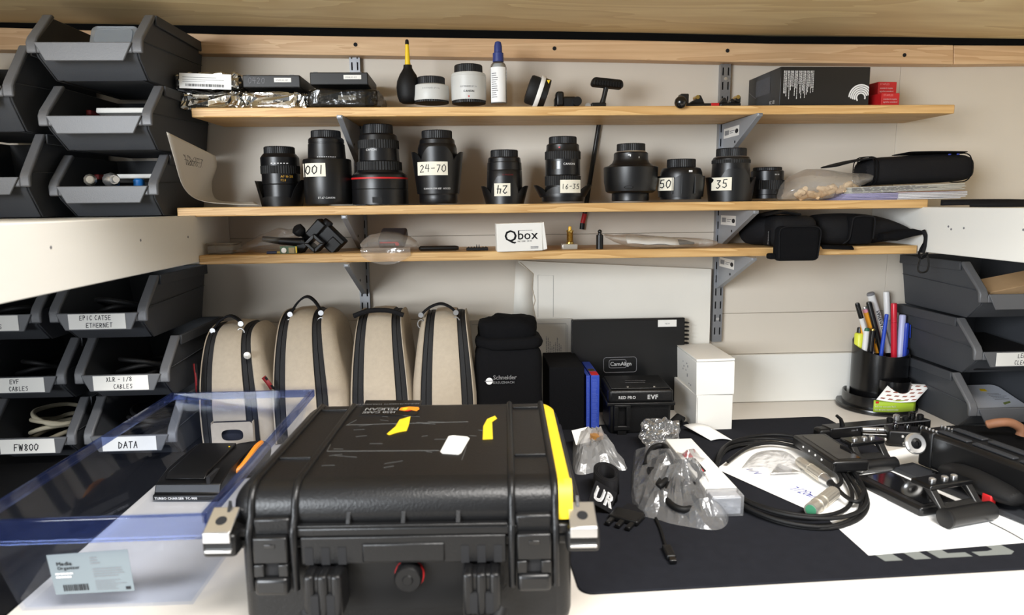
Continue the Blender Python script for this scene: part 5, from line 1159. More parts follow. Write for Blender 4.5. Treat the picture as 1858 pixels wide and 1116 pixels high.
for x in (-.1422, .1422):
    for y in (.118, -.078): MB().b6(x-.019, x+.019, y-.003, y+.003, HT-.001, HT+.0028).build('cross_bar', 'case_black', t, bev=.001)
    # latch between the ribs
    MB().b6(x-.020, x+.020, -.1745, -.164, .126, .146).build('latch_hinge', 'case_black', t, bev=.003)
    lt = MB().b6(x-.0185, x+.0185, -.1835, -.170, .098, .128).build('latch', 'black_satin', t, bev=.002)
    MB().b6(x-.0185, x-.0075, -.1842, -.170, .083, .0975).b6(x+.0075, x+.0185, -.1842, -.170, .083, .0975).build('latch_side', 'black_satin', lt, bev=.0015)
    MB().b6(x-.0075, x+.0075, -.179, -.170, .083, .0985).build('latch_slot', 'slot_dark', lt)
    MB().b6(x-.0185, x+.0185, -.1865, -.170, .062, .0828).build('latch_lip', 'black_satin', lt, bev=.005, seg=3)
    MB().b6(x-.006, x+.006, -.1845, -.183, .116, .121).build('latch_rivet', 'black_gloss', lt, bev=.0015)
for x in (-.195, .195):     # padlock plates
    s = math.copysign(1, x); hp = MB().prism([(-.158, .1530), (-.190, .1385), (-.190, .1355), (-.158, .1500)], x-.0145, x+.0145, axis='x').b6(x-.0145, x+.0145, -.192, -.189, .127, .1388).b6(x-.0145, x+.0145, -.191, -.16, .1150, .1185)
    h = hp.build('padlock_plate', 'steel', t, bev=.001); MB().lathe([(.0001, .0002), (.0058, .0002), (.006, 0)], 20, TR((x, -.1755, .1453), rx=R_(24.4))).build('padlock_hole', 'slot_dark', h)  # dark disc laid on the plate stands for the shaded hole
    MB().b6(x-.018, x+.018, -.187, -.16, .108, .1342).build('corner_lug', 'case_black', t, bev=.004)
    MB().prism([(-.176, .134), (-.158, .134), (-.158, .160)], x-s*.004-.0016, x-s*.004+.0016, axis='x').build('gusset', 'case_black', t)
for x in (-.06, 0, .06): MB().prism([(-.174, .1345), (-.16, .1345), (-.165, .150)], x-.0025, x+.0025, axis='x').build('gusset', 'case_black', t, bev=.0006)
MB().b6(-.114, .114, -.1755, -.168, .1345, .1375).build('front_ledge', 'case_black', t, bev=.001)
MB().b6(-.112, .112, -.1745, -.168, .092, .1235).build('lid_skirt', 'case_black', t, bev=.0015)
MB().b6(-.045, .045, -.1765, -.172, .094, .116).build('name_plate', 'case_black', t, bev=.002)
for c in (-.085, .085):
    for dx in (-.018, 0, .018): MB().b6(c+dx-.0045, c+dx+.0045, -.1752, -.17, .092, .112).build('skirt_slot', 'slot_dark', t)  # black blocks set slightly proud stand for the shade inside the slots
    hk = MB()
    for dx in (-.0145, 0, .0145): hk.b6(c+dx-.0058, c+dx+.0058, -.196, -.160, .04, .09)
    hk.b6(c-.0205, c+.0205, -.192, -.16, .042, .088); hk.build('handle_knuckle', 'case_black', t, bev=.004, seg=3)
    for dx in (-.0085, .0085): MB().b6(c+dx-.0042, c+dx+.0042, -.1965, -.19, .045, .068).build('knuckle_slot', 'slot_dark', t)  # dark blocks in place of the shaded gaps between knuckles
MB().b6(-.07, .07, -.1605, -.156, .03, .092).build('recess_panel', 'black_plastic', t)
MB().lathe([(.0165, 0), (.0165, .006), (.0001, .006)], 28, TR((.004, -.160, .073), rx=PI/2)).build('valve_ring', 'red', t)
MB().lathe([(.0155, 0), (.0155, .012), (.0135, .015), (.006, .015), (.005, .0165), (.0001, .0165)], 28, TR((.004, -.164, .0745), rx=PI/2), .012).build('pressure_valve', 'black_plastic', t)
MB().tube(lerp_pts([(-.105, -.186, .045), (-.095, -.2, .03), (-.06, -.205, .026), (0, -.206, .026), (.06, -.205, .026), (.095, -.2, .03), (.105, -.186, .045)], 6), .009, 12).build('handle', 'black_rubber', t)
for i in range(9): MB().b6(-.045+i*.01, -.0405+i*.01, -.216, -.196, .0335, .0358).build('grip_rib', 'black_plastic', t)
for x in (-.12, .12): MB().tube([(x, .176, .12), (x+.03, .176, .12)], .008, 10).build('hinge', 'case_black', t)
# stickers and tape on the lid
def lid_poly(px, name, m, e=.0004, parent=t, th=.0004):
    P = [lc(x, y, HT) for x, y in px]; return MB().prism([(p.x, p.y) for p in P], HT+e, HT+e+th, axis='z').build(name, m, parent, smooth=0)
mat('tape_yellow', (236, 202, 40), .5, var=.05, vs=40)
lid_poly([(702, 789), (718, 775), (725, 763), (745, 757), (742, 772), (738, 783), (722, 786), (706, 791)], 'tape_scrap', 'tape_yellow', .0006)
lid_poly([(876, 799), (877, 775), (884, 762), (898, 756), (902, 761), (893, 767), (894, 798)], 'tape_scrap', 'tape_yellow', .0006)
P = [(814, 793), (822, 791.5), (848, 794), (852, 797), (837, 823), (832, 826), (803, 824), (799, 821)]
lid_poly(P, 'white_sticker', 'white_card')
st = lid_poly([(664, 727.5), (766, 727.5), (757, 752.5), (753, 755), (651, 754.5)], 'maker_sticker', 'black_gloss')
a, b = lc(655, 752, HT), lc(758, 752, HT); c_ = lc(712, 728, HT); ax = (b-a); W_ = ax.length
# lettering is read from the back of the case (turned half round)
flat(type2d('PELICAN', .0125, .05, .05), lambda u, v: (b.x-.032-u, b.y+.030-v*1.35, HT+.0012), 'lettering', 'print_white', st)
flat(type2d('1450 CASE', .0105, .05, .05), lambda u, v: (b.x-.034-u, b.y+.013-v*1.25, HT+.0012), 'lettering', 'print_white', st)
flat(type2d('PELICAN PRODUCTS TORRANCE CA', .0055, .03), lambda u, v: (b.x-.004-u, b.y+.052-v*1.2, HT+.0012), 'lettering', 'print_white', st)
flat(type2d('USA', .005, .03), lambda u, v: (a.x+.016-u, a.y+.008-v, HT+.0012), 'lettering', 'print_white', st)
def blob(cx, cy, pts, m, e): MB().add([(cx+u, cy+v, HT+e) for u, v in pts], [tuple(range(len(pts)))]).build('emblem', m, st, smooth=0)
ecx, ecy = b.x-.016, b.y+.022
blob(ecx, ecy, [(.013, .010), (-.002, .013), (-.013, .008), (-.014, -.004), (-.004, -.010), (.003, -.004), (.013, -.011), (.016, .0)], 'orange', .0012)
blob(ecx, ecy, [(-.002, .008), (-.009, .006), (-.010, -.002), (-.003, -.005)], 'yellow', .0014); blob(ecx, ecy, [(.002, -.004), (-.005, -.009), (-.001, -.012), (.005, -.008)], 'red', .0014)
# long tape over the lid edge
def tape(u, v):
    y = .150-.320*v if v < .9 else -.138-.0285*(v-.9)/.1
    return None
tp = []; n = 30
ys = [.152-.29*i/20 for i in range(21)]+[-.145, -.150, -.155, -.159, -.162, -.1645, -.1655]
zs_ = [None]*21+[None]*7
for i, y in enumerate(ys):
    f = i/(len(ys)-1); x0 = .178-.010*f if y > -.13 else .1745; x0 = .1708; w_ = .0150
    row = []
    for j in range(5):
        x = x0+w_*j/4-.0005; row.append((x, y, lidz(x, y)+.0009))
    tp.append(row)
last = tp[-1]
tp = tp[:-6]; tp += [[(x+.0005*0, y, z) for x, y, z in zip([q[0] for q in last], [yy]*5, [zz_]*5)] for yy, zz_ in ((-.1500, HT-.0005), (-.1570, HT-.0045), (-.1625, HT-.0105), (-.1665, HT-.0185), (-.1680, .150), (-.1684, .1375))]
vs = [p for r_ in tp for p in r_]; fs = [(i*5+j, i*5+j+1, (i+1)*5+j+1, (i+1)*5+j) for i in range(len(tp)-1) for j in range(4)]
MB().add(vs, fs).build('long_tape', 'tape_yellow', t, smooth=60)
r = random.Random(8); sc2 = MB()
for i in range(26):
    x, y = r.uniform(-.1, .1), r.uniform(-.14, .13); l = r.uniform(.006, .03); a_ = r.uniform(-.4, .4)
    sc2.box((x, y, HT+.0002), (l, .0005, .0003), TR((x, y, 0), rz=a_) @ TR((-x, -y, 0)))
for x0_, y0_, x1_, y1_ in ((-.11, .048, .06, .055), (-.11, -.055, .03, -.058), (-.11, -.055, -.112, -.03), (-.1, .07, -.108, .05), (.06, -.09, .063, -.045)):
    p0, p1 = Vector((x0_, y0_, HT+.0002)), Vector((x1_, y1_, HT+.0002)); sc2.tube([p0, (p0+p1)/2, p1], .0004, 4)
sc2.build('scratches', mat('scratch', (82, 82, 80), .7), t)
# ================================================================== clear tray with chargers
film('acrylic', (248, 250, 254), .004, .004, .04, (150, 170, 225), 0, 60, .06)  # slight blue in tint and haze stands for reflected sky
film('acrylic_rim', (190, 202, 234), .04, .04, .05, (110, 132, 210), 0, 60, .4)  # stronger blue, sky reflection put into the rim colour
x0, x1, y0, y1, zr = -.585, -.327, .778, 1.312, .128
t = thing('clear_tray', 'clear acrylic open tray at the left, with a printed sticker on its front', 'tray', ((x0+x1)/2, (y0+y1)/2, DZ+.0006), 0)
hx, hy = (x1-x0)/2, (y1-y0)/2; fx, fy = hx-.028, hy-.022; th = .0028
def wall(a, b, c_, d): return [a, b, c_, d]
def shell(hx_, hy_, fx_, fy_, z0, z1):
    return [(-fx_, -fy_, z0), (fx_, -fy_, z0), (fx_, fy_, z0), (-fx_, fy_, z0), (-hx_, -hy_, z1), (hx_, -hy_, z1), (hx_, hy_, z1), (-hx_, hy_, z1)]
O = shell(hx, hy, fx, fy, 0, zr); I = shell(hx-th, hy-th, fx-th, fy-th, th, zr)
MB().add(O+I, [(0, 1, 2, 3), (8, 11, 10, 9)]+[(i, (i+1) % 4, (i+1) % 4+4, i+4) for i in range(4)]+[(i+8, i+12, (i+1) % 4+12, (i+1) % 4+8) for i in range(4)]+[(i+4, (i+1) % 4+4, (i+1) % 4+12, i+12) for i in range(4)]).build('tray_body', 'acrylic', t, smooth=0)
rm = MB(); e = .007
for a_, b_, c_, d_ in ((-hx-e, hx+e, -hy-e, -hy), (-hx-e, hx+e, hy, hy+e), (-hx-e, -hx, -hy, hy), (hx, hx+e, -hy, hy)): rm.b6(a_, b_, c_, d_, zr-(.03 if b_-a_ > .05 and c_ < 0 and d_ < 0 else .014), zr)
rm.build('rim', 'acrylic_rim', t, bev=.0012)
yf = lambda z: -hy+(hy-fy)*(1-z/zr)-.0008
px = lambda x, y: at(x, y, .785)-Vector(t.location)
q = [px(x, y) for x, y in ((83, 1008), (231, 997), (237, 1080), (92, 1088))]
mat('sticker_grey', (116, 126, 131), .5, var=.04, vs=12)
Q = [Vector((p.x, yf(p.z), p.z)) for p in q]
sk = MB().add(Q, [(0, 1, 2, 3)]).build('printed_sticker', 'sticker_grey', t, solid=.0003, smooth=0)
def on(u, v): p = (Q[3].lerp(Q[2], u)).lerp(Q[0].lerp(Q[1], u), v); p.y -= .0008; return tuple(p)
def fit(g, u0, v0, su, sv): return ([(u0+u*su, v0+v*sv) for u, v in g[0]], g[1], 0)
flat(fit(type2d('Media', 1, .04), .10, .72, .075, .13), on, 'lettering', 'ink', sk); flat(fit(type2d('Organizer', 1, .04), .10, .62, .060, .11), on, 'lettering', 'ink', sk)
flat(fit(lines2d(1, 1, 3, .35, 3), .52, .70, .12, .2), on, 'small_print', 'ink_grey', sk); flat(fit(lines2d(1, 1, 4, .3, 5), .53, .38, .42, .24), on, 'small_print', 'ink_grey', sk); flat(fit(lines2d(1, 1, 6, .3, 9), .53, .06, .4, .26), on, 'small_print', 'ink_grey', sk)
rr = random.Random(6); bb = []; u = .12
while u < .42: w_ = rr.uniform(.006, .018); bb.append((u, u+w_, .08, .24)); u += w_+rr.uniform(.006, .014)
flat(bars2d(bb), on, 'barcode', 'ink', sk); flat(bars2d([(.90, .96, .05, .12)]), on, 'mark', 'ink', sk); flat(fit(lines2d(1, 1, 2, .6, 7), .06, .40, .3, .16), on, 'white_print', 'print_white', sk)
# battery charger in the tray
a, b = onz(273, 912, DZ+.004), onz(400, 905, DZ+.004); w_ = b.x-a.x
t = thing('battery_charger', 'flat black battery charger with white lettering, standing in the clear tray', 'charger', ((a.x+b.x)/2, (a.y+b.y)/2, DZ+.004), R_(-4))
MB().prism([(0, 0), (.16, 0), (.16, .040), (.055, .036), (.012, .024), (.006, .010), (0, .009)], -w_/2, w_/2, axis='x').build('body', 'black_plastic', t, bev=.002)
MB().prism([(.02, .0285), (.15, .0405), (.15, .0455), (.03, .0365)], -w_/2+.012, w_/2-.03, axis='x').build('battery_bed', 'black_satin', t, bev=.0015); MB().b6(w_/2-.024, w_/2-.018, .012, .05, .018, .036).build('slot', 'slot_dark', t)
flat(type2d('TURBO CHARGER TC-900', .0058, .06, .05), front(-w_/2+.004, -.0005, .002), 'lettering', 'print_white', t)
MB().lathe([(.0016, 0), (.0016, .001)], 8, TR((.02, .13, .0448))).build('led', 'yellow', t)
a = onz(425, 868, DZ+.004); t = thing('small_pouch', 'rounded black pouch with orange cord behind the charger in the tray', 'pouch', (a.x+.012, a.y+.022, DZ+.0042), R_(10))
clampz(crumple((0, .03, .018), (.08, .12, .036), 28, 14, .6, .003, 30, 6), .0003).build('body', 'black_nylon', t, smooth=60)
MB().tube(lerp_pts([(-.036, -.036, .010), (-.022, -.040, .016), (-.004, -.036, .022), (.008, -.016, .032), (.018, .02, .040), (.024, .05, .038)], 5), .0048, 8).build('orange_cord', 'orange', t)
# ================================================================== right-hand side of the desk
MZ = DZ+.0032
mat('mat_black', (30, 31, 36), .95, var=.12, vs=60, bump=.2, bs=700, spec=.1)
fl, fr_, bl = onz(1053, 1077, MZ), onz(1858, 1031, MZ), onz(1476, 756, MZ)
ang = math.atan2(fr_.y-fl.y, fr_.x-fl.x)
mt = thing('desk_mat', 'large black desk mat with big grey lettering, under the papers and cable', 'desk mat', (fl.x, fl.y, DZ+.0003), ang)
ca, sa = math.cos(ang), math.sin(ang); d = bl-fl; mw = .668; md = -sa*d.x+ca*d.y
def rpoly(x0, x1, y0, y1, r_, n=5):
    out = []
    for cx, cy, a0 in ((x1-r_, y0+r_, -PI/2), (x1-r_, y1-r_, 0), (x0+r_, y1-r_, PI/2), (x0+r_, y0+r_, PI)):
        out += [(cx+r_*math.cos(a0+PI/2*i/n), cy+r_*math.sin(a0+PI/2*i/n)) for i in range(n+1)]
    return out
MB().prism(rpoly(0, mw, 0, md, .018), 0, .003, axis='z').build('mat', 'mat_black', mt, bev=.0008, seg=1)
def ml(x, y, z=MZ): p = onz(x, y, z)-Vector(mt.location); return Vector((ca*p.x+sa*p.y, -sa*p.x+ca*p.y, p.z))
mat('mat_grey', (118, 122, 119), .8, spec=.1)
q0, q1 = ml(1606, 1019), ml(1850, 1006)
LW = q1.x-q0.x
LET = [[(0, 0), (.13, 0), (.13, 1), (0, 1)], [(.13, 1), (.13, .78), (.26, .78), (.30, .74), (.30, .9), (.24, 1)], [(.30, .74), (.30, .56), (.26, .5), (.13, .5), (.13, .34), (.2, .34), (.22, .3), (.22, 0), (.34, 0), (.34, .36), (.30, .42), (.34, .5), (.34, .84), (.30, .9)],
       [(.40, 0), (.65, 0), (.65, .2), (.52, .2), (.52, 1), (.40, 1)], [(.52, .4), (.63, .4), (.63, .6), (.52, .6)], [(.52, .8), (.65, .8), (.65, 1), (.52, 1)],
       [(.70, 0), (.94, 0), (1.0, .12), (1.0, .5), (.88, .5), (.88, .26), (.82, .2), (.70, .2)], [(.70, 1), (.94, 1), (1.0, .88), (1.0, .5), (.88, .5), (.88, .74), (.82, .8), (.70, .8)], [(.70, .2), (.82, .2), (.82, .8), (.70, .8)]]
vs = []; fs = []
for pl in LET[:8]: fs.append(tuple(range(len(vs), len(vs)+len(pl)))); vs += pl
flat(([(u*LW-v*.012, v*LW*.30) for u, v in vs], fs, 0), lambda u, v: (q0.x+u, q0.y+v, .0034), 'lettering', 'mat_grey', mt)
# papers
def flat_paper(label, pts, z, m='white_paper', name='paper_sheet'):
    P = [onz(x, y, z) for x, y in pts]; c = sum(P, Vector())/len(P); t = thing(name, label, 'paper', (c.x, c.y, z))
    MB().prism([(p.x-c.x, p.y-c.y) for p in P], 0, .0003, axis='z').build('sheet', m, t, smooth=0); return t, c
ZP = MZ+.0006
p2, c2 = flat_paper('large white sheet under the two small monitors', [(1576, 1008), (1500, 940), (1560, 830), (1700, 800), (1905, 905), (1905, 981)], ZP)
p1, c1 = flat_paper('white sheet with blue handwritten note under the coiled cable', [(1300, 851), (1372, 798), (1450, 800), (1640, 880), (1545, 963), (1468, 926)], ZP+.0008)
def hand_on(t, c, s, px0, px1, h, m='ink_blue', z=.0006):
    a = onz(*px0, DZ+.004)-c; b = onz(*px1, DZ+.004)-c; u_ = Vector((b.x-a.x, b.y-a.y, 0)); L_ = u_.length; u_.normalize(); v_ = Vector((-u_.y, u_.x, 0))
    g = hand2d(s, h, .62, .075); k = L_/g[2]
    flat(([(u*k, v) for u, v in g[0]], g[1], 0), lambda u, v: (a.x+u_.x*u+v_.x*v, a.y+u_.y*u+v_.y*v, z), 'handwriting', m, t)
hand_on(p1, c1, '7/20m/17', (1432, 888), (1492, 912), .018); hand_on(p1, c1, '1/V', (1352, 852), (1372, 862), .012)
# coiled cable
cc = onz(1437, 882, MZ); cb = thing('coiled_cable', 'black coiled cable with two silver connectors on the mat', 'cable', (cc.x, cc.y, MZ+.001))
LP = [(1302, 838), (1325, 812), (1385, 800), (1445, 806), (1505, 832), (1548, 868), (1573, 912), (1562, 944), (1508, 962), (1430, 956), (1360, 932), (1315, 900), (1299, 868)]
pts = []; cpx = (1437, 882)
for L_ in range(4):
    s_ = (1.0, .95, .89, .975)[L_]; ox, oy = ((0, 0), (-5, 4), (-13, -6), (1, -3))[L_]
    for i, (x, y) in enumerate(LP):
        q = onz(cpx[0]+(x-cpx[0])*s_+ox, cpx[1]+(y-cpx[1])*s_+oy, MZ)-Vector((cc.x, cc.y, MZ+.001))
        q.z = .0035+.0026*L_+.002*math.sin(i*1.3+L_); pts.append(q)
w1 = onz(1500, 872, MZ)-cc; w2 = onz(1545, 905, MZ)-cc
MB().tube(lerp_pts(pts, 4), .0034, 8).build('cable', 'black_rubber', cb, smooth=60)
i1 = [onz(x, y, MZ)-Vector((cc.x, cc.y, MZ+.001)) for x, y in ((1320, 850), (1360, 822), (1410, 815), (1460, 828), (1500, 850), (1522, 872), (1525, 888), (1512, 893), (1505, 885))]
for j, q in enumerate(i1): q.z = .012-.0004*j
MB().tube(lerp_pts(i1, 5), .0033, 8).build('cable', 'black_rubber', cb, smooth=60)
i2 = [onz(x, y, MZ)-Vector((cc.x, cc.y, MZ+.001)) for x, y in ((1518, 902), (1535, 918), (1556, 926), (1568, 905))]
for q in i2: q.z = .0135
MB().tube(lerp_pts(i2, 5), .0033, 8).build('cable', 'black_rubber', cb, smooth=60)
def connector(pa, pb, nm, segs, zc_):
    a = onz(*pa, MZ)-Vector((cc.x, cc.y, MZ+.001)); b = onz(*pb, MZ)-Vector((cc.x, cc.y, MZ+.001)); a.z = b.z = zc_
    d_ = (b-a); L_ = d_.length; Q = d_.to_track_quat('Z', 'Y').to_matrix().to_4x4(); T = Matrix.Translation(a) @ Q
    sh = None
    for nm2, m, prof, rib in segs:
        o = MB().lathe([(r_, f*L_) for f, r_ in prof], 40 if rib else 24, T, rib).build(nm2, m, cb)
connector((1450, 848), (1512, 893), 'c', [('connector_shell', 'nickel', [(0, .0082), (.06, .0092), (.16, .0092), (.17, .0086), (.30, .0086), (.31, .0100), (.36, .0100)], 0), ('connector_grip', 'nickel', [(.36, .0098), (.72, .0098)], .025), ('connector_sleeve', 'steel', [(.72, .0094), (.9, .0070)], 0), ('strain_relief', 'black_rubber', [(.9, .006), (1.05, .0045)], 0)], .0105)
connector((1470, 940), (1518, 902), 'c', [('connector_insert', mat('teal', (60, 130, 96), .5), [(0, .008), (.01, .0084)], 0), ('connector_shell', 'nickel', [(.005, .0105), (.12, .0108), (.13, .0098), (.22, .0098), (.23, .0112), (.34, .0112), (.35, .0095), (.42, .0095)], 0), ('connector_grip', 'nickel', [(.42, .0106), (.85, .0106)], .025), ('strain_relief', 'black_rubber', [(.85, .008), (1.02, .005)], 0)], .0115)
# small frosted bag with bright metal plate, on the sheet
film('frosted', (250, 250, 251), .05, .4, .3, (236, 238, 241), .5, 60)
film('half_frost', (252, 252, 253), .06, .19, .2, (240, 243, 248), .6, 60)
def bag_at(label, pxs, z, hgt, m, seed, amp=.004, nm='clear_bag'):
    P = [onz(x, y, z) for x, y in pxs]; c = sum(P, Vector())/len(P); t = thing(nm, label, 'plastic bag', (c.x, c.y, z))
    n = len(P); C = [Vector((p.x-c.x, p.y-c.y, 0)) for p in P]
    crv = lerp_pts(C+[C[0]], 5)[:-1]; m_ = len(crv); vs = []; rings = [(1.0, .0004), (.95, .16), (.86, .36), (.74, .6), (.6, .8), (.45, .92), (.3, 1.0), (.15, 1.0)]
    for f, hh in rings:
        for v in crv:
            q = v*f; nz = mn.noise((q+Vector((seed, seed*2, 0)))*32)+.6*abs(mn.noise((q+Vector((seed*3, 0, 0)))*70)); vs.append((q.x, q.y, max(.0004, hgt*hh*(1+.75*nz)+amp*mn.noise((q+Vector((0, seed, 0)))*90)) if hh > .01 else .0004))
    fs = [(j*m_+i, j*m_+(i+1) % m_, (j+1)*m_+(i+1) % m_, (j+1)*m_+i) for j in range(len(rings)-1) for i in range(m_)]+[tuple((len(rings)-1)*m_+i for i in range(m_))]
    MB().add(vs, fs).build('bag', m, t, smooth=0); return t, c
t, c = bag_at('small frosted bag with a metal plate, on the sheet inside the cable coil', [(1345, 850), (1372, 822), (1420, 818), (1448, 838), (1452, 872), (1400, 868)], ZP+.0015, .008, 'half_frost', 3, .002)
a = onz(1420, 858, ZP)-c; MB().prism([(-.028, -.016), (.026, -.014), (.004, .028)], .003, .0055, TR((a.x, a.y, 0)), axis='z').build('metal_plate', 'steel', t, bev=.0006)
# frosted bag beside the case, with orange fitting
t, c = bag_at('frosted bag with a brass fitting and folded slip, behind the case corner', [(1040, 800), (1075, 792), (1100, 800), (1138, 850), (1100, 852), (1055, 862), (1040, 850)], MZ, .034, 'frosted', 5, .004)
a = onz(1082, 826, MZ)-c; MB().lathe([(.010, .026), (.013, .029), (.013, .037), (.006, .0385)], 20, TR((a.x, a.y-.004, .006))).build('brass_fitting', mat('copper', (206, 150, 84), .35, .6), t)
a = onz(1052, 815, MZ)-c; MB().box((0, 0, 0), (.035, .04, .0006), TR((a.x+.004, a.y-.008, .030), rx=R_(25), ry=R_(-12))).build('paper_slip', 'white_paper', t)
# big frosted bag with cable
BG = [(1150, 822), (1185, 812), (1250, 828), (1290, 850), (1300, 905), (1322, 940), (1302, 962), (1240, 955), (1200, 945), (1148, 918)]
t, c = bag_at('big frosted bag holding a coiled black cord, in front of the white box', BG, MZ, .038, 'half_frost', 9, .005)
wr = thing('bagged_cord', 'black coiled cord seen inside the big frosted bag', 'cord', (c.x, c.y, MZ+.001))
cw = []
for x, y, z in ((1170, 860, .012), (1182, 838, .02), (1205, 835, .022), (1215, 860, .02), (1200, 885, .016), (1195, 905, .016), (1230, 880, .022), (1260, 870, .022), (1268, 895, .018), (1240, 912, .016), (1215, 900, .016), (1212, 925, .010), (1240, 938, .008), (1270, 925, .008), (1262, 900, .012), (1225, 872, .018), (1180, 875, .012)):
    q = onz(x, y+8, MZ)-c; q.z = z*1.2+.008; cw.append(q)
MB().tube(lerp_pts(cw, 5), .0052, 8).build('cord', 'black_rubber', wr, smooth=60)
a = onz(1195, 885, MZ)-c; MB().box((a.x, a.y, .020), (.03, .05, .016), TR((0, 0, 0))).build('plug_block', 'black_plastic', wr, bev=.004, seg=3); MB().lathe([(.014, 0), (.016, .003), (.016, .012), (.012, .015)], 20, TR((onz(1250, 893, MZ)-c).to_tuple())).build('earpiece', 'black_plastic', wr)
a = onz(1200, 905, MZ)-c; MB().box((a.x+.004, a.y, .02), (.012, .014, .002)).build('paper_tag', 'white_paper', wr); a = onz(1252, 900, MZ)-c; MB().box((a.x, a.y-.014, .019), (.022, .018, .002)).build('paper_tag', 'white_paper', wr)
# cord tail with plug
pt = [onz(x, y, MZ) for x, y in ((1190, 944), (1198, 962), (1205, 985), (1210, 1000))]; t = thing('cord_tail', 'thin black cord with small plug, lying on the mat in front of the bag', 'cord', (pt[-1].x, pt[-1].y, MZ+.0004)); o0 = Vector(t.location)
MB().tube(lerp_pts([p-o0+Vector((0, 0, .003)) for p in pt], 5), .0024, 8).build('cord', 'black_rubber', t); e0, e1 = pt[-1]-o0, onz(1222, 1026, MZ)-o0
d_ = e1-e0; T = Matrix.Translation(e0+Vector((0, 0, .0045))) @ d_.to_track_quat('Y', 'Z').to_matrix().to_4x4(); MB().b6(-.0065, .0065, -.004, d_.length*.72, -.004, .004, T).build('plug', 'black_plastic', t, bev=.002); MB().b6(-.0045, .0045, d_.length*.72, d_.length, -.0028, .0028, T).build('plug_tip', 'black_gloss', t, bev=.0008)
# crinkled clear bag
t = thing('crinkled_bag', 'shiny crinkled clear bag standing behind the frosted bag', 'plastic bag', (onz(1195, 815, MZ).x, onz(1195, 815, MZ).y, MZ+.0004)); film('cellophane', (248, 249, 250), .2, .12, .08, (236, 238, 240), 1.0, 80)
h_ = at(1197, 760, t.location.y).z-MZ
clampz(crumple((0, 0, h_*.5), (.07, .05, h_), 30, 22, .75, .009, 55, 3), .0004).build('bag', 'cellophane', t, smooth=0)
# white box with red print
a, b = onz(1228, 800, MZ+.03), onz(1318, 905, MZ+.03); d_ = Vector((b.x-a.x, b.y-a.y, 0)); L_ = d_.length; an = math.atan2(d_.y, d_.x)
t = thing('long_white_box', 'long white carton with red and black print, clear window end', 'carton', ((a.x+b.x)/2+.006, (a.y+b.y)/2, MZ+.0004), an)
MB().b6(-L_/2, L_/2-.03, -.028, .022, 0, .034).build('carton', 'white_card', t, bev=.0015); MB().b6(L_/2-.0298, L_/2, -.028, .022, 0, .034).build('window_end', 'half_frost', t, bev=.0015); MB().b6(L_/2-.028, L_/2-.003, -.025, .019, .002, .03).build('inner_tray', 'clear_grey', t, bev=.002)
MB().prism(rpoly(-.03, .035, -.022, -.004, .006), .0342, .0346, axis='z').build('dark_panel', 'ink', t); MB().prism(rpoly(-.05, -.032, -.021, -.005, .003), .0342, .0346, axis='z').build('red_print', 'red', t); MB().prism(rpoly(-.012, .006, -.018, -.009, .002), .0347, .0349, axis='z').build('red_print', 'red', t); MB().prism(rpoly(.02, .034, -.018, -.008, .002), .0347, .0349, axis='z').build('red_print', 'red', t)
# leaf of paper in front of the white cartons
Pq = [onz(1240, 772, MZ+.012), onz(1283, 772, MZ+.012), onz(1330, 800, MZ+.001), onz(1290, 800, MZ+.001)]; c = Pq[2]; t = thing('folded_leaflet', 'folded white leaflet at the foot of the white cartons', 'leaflet', (c.x, c.y, MZ+.0005))
Pq = [p-Vector((c.x, c.y, MZ+.0005)) for p in Pq]
MB().grid(lambda u, v: Pq[3].lerp(Pq[2], u).lerp(Pq[0].lerp(Pq[1], u), v)+Vector((0, 0, .004*math.sin(u*PI)+.0006)), 8, 4).build('leaf', 'white_paper', t, solid=.0006)
t = thing('black_grip', 'short black rubber grip beside the white carton', 'grip', (onz(1235, 775, MZ).x, onz(1235, 775, MZ).y, MZ+.0005)); a = at(1238, 757, t.location.y)-Vector(t.location); MB().tube([(-.03, -.02, .009), (-.005, 0, .02), (a.x, a.y, a.z-.008)], [.009, .010, .010], 12).build('grip', 'black_rubber', t)
# strap coil with white letters, buckle
sp = onz(1096, 905, MZ); t = thing('webbing_strap', 'coiled black webbing strap with white letters, beside the hard case', 'strap', (sp.x, sp.y, MZ+.0004))
for i, rr in enumerate((.036, .031, .026)):
    cv = [Vector((.006+.55*rr*math.cos(a_), .01+1.15*rr*math.sin(a_), .022)) for a_ in [j*PI/12 for j in range(20+2*i)]]
    ribbon(cv, .040, (0, .0, 1)).build('webbing', 'black_nylon', t, solid=.0022)
o_ = MB().box((0, 0, 0), (.045, .003, .034)).build('letter_patch', 'black_nylon', t, bev=.001); o_.location = (-.012, -.052, .026); o_.rotation_euler = (R_(-20), R_(35), R_(15))
flat(type2d('UR', .028, .1, .1), front(-.018, -.0022, -.010), 'lettering', 'print_white', o_)
bp_ = onz(1135, 945, MZ); t = thing('buckle', 'black plastic side-release buckle lying beside the case', 'buckle', (bp_.x, bp_.y, MZ+.0004), R_(-35))
MB().b6(-.024, .024, -.012, .022, 0, .009).build('body', 'black_plastic', t, bev=.003, seg=3)
for x in (-.016, 0, .016): MB().b6(x-.004, x+.004, -.032, -.012, .001, .007).build('prong', 'black_plastic', t, bev=.0015)
MB().b6(-.018, .018, .0222, .05, .001, .005).build('webbing', 'black_nylon', t, bev=.001)
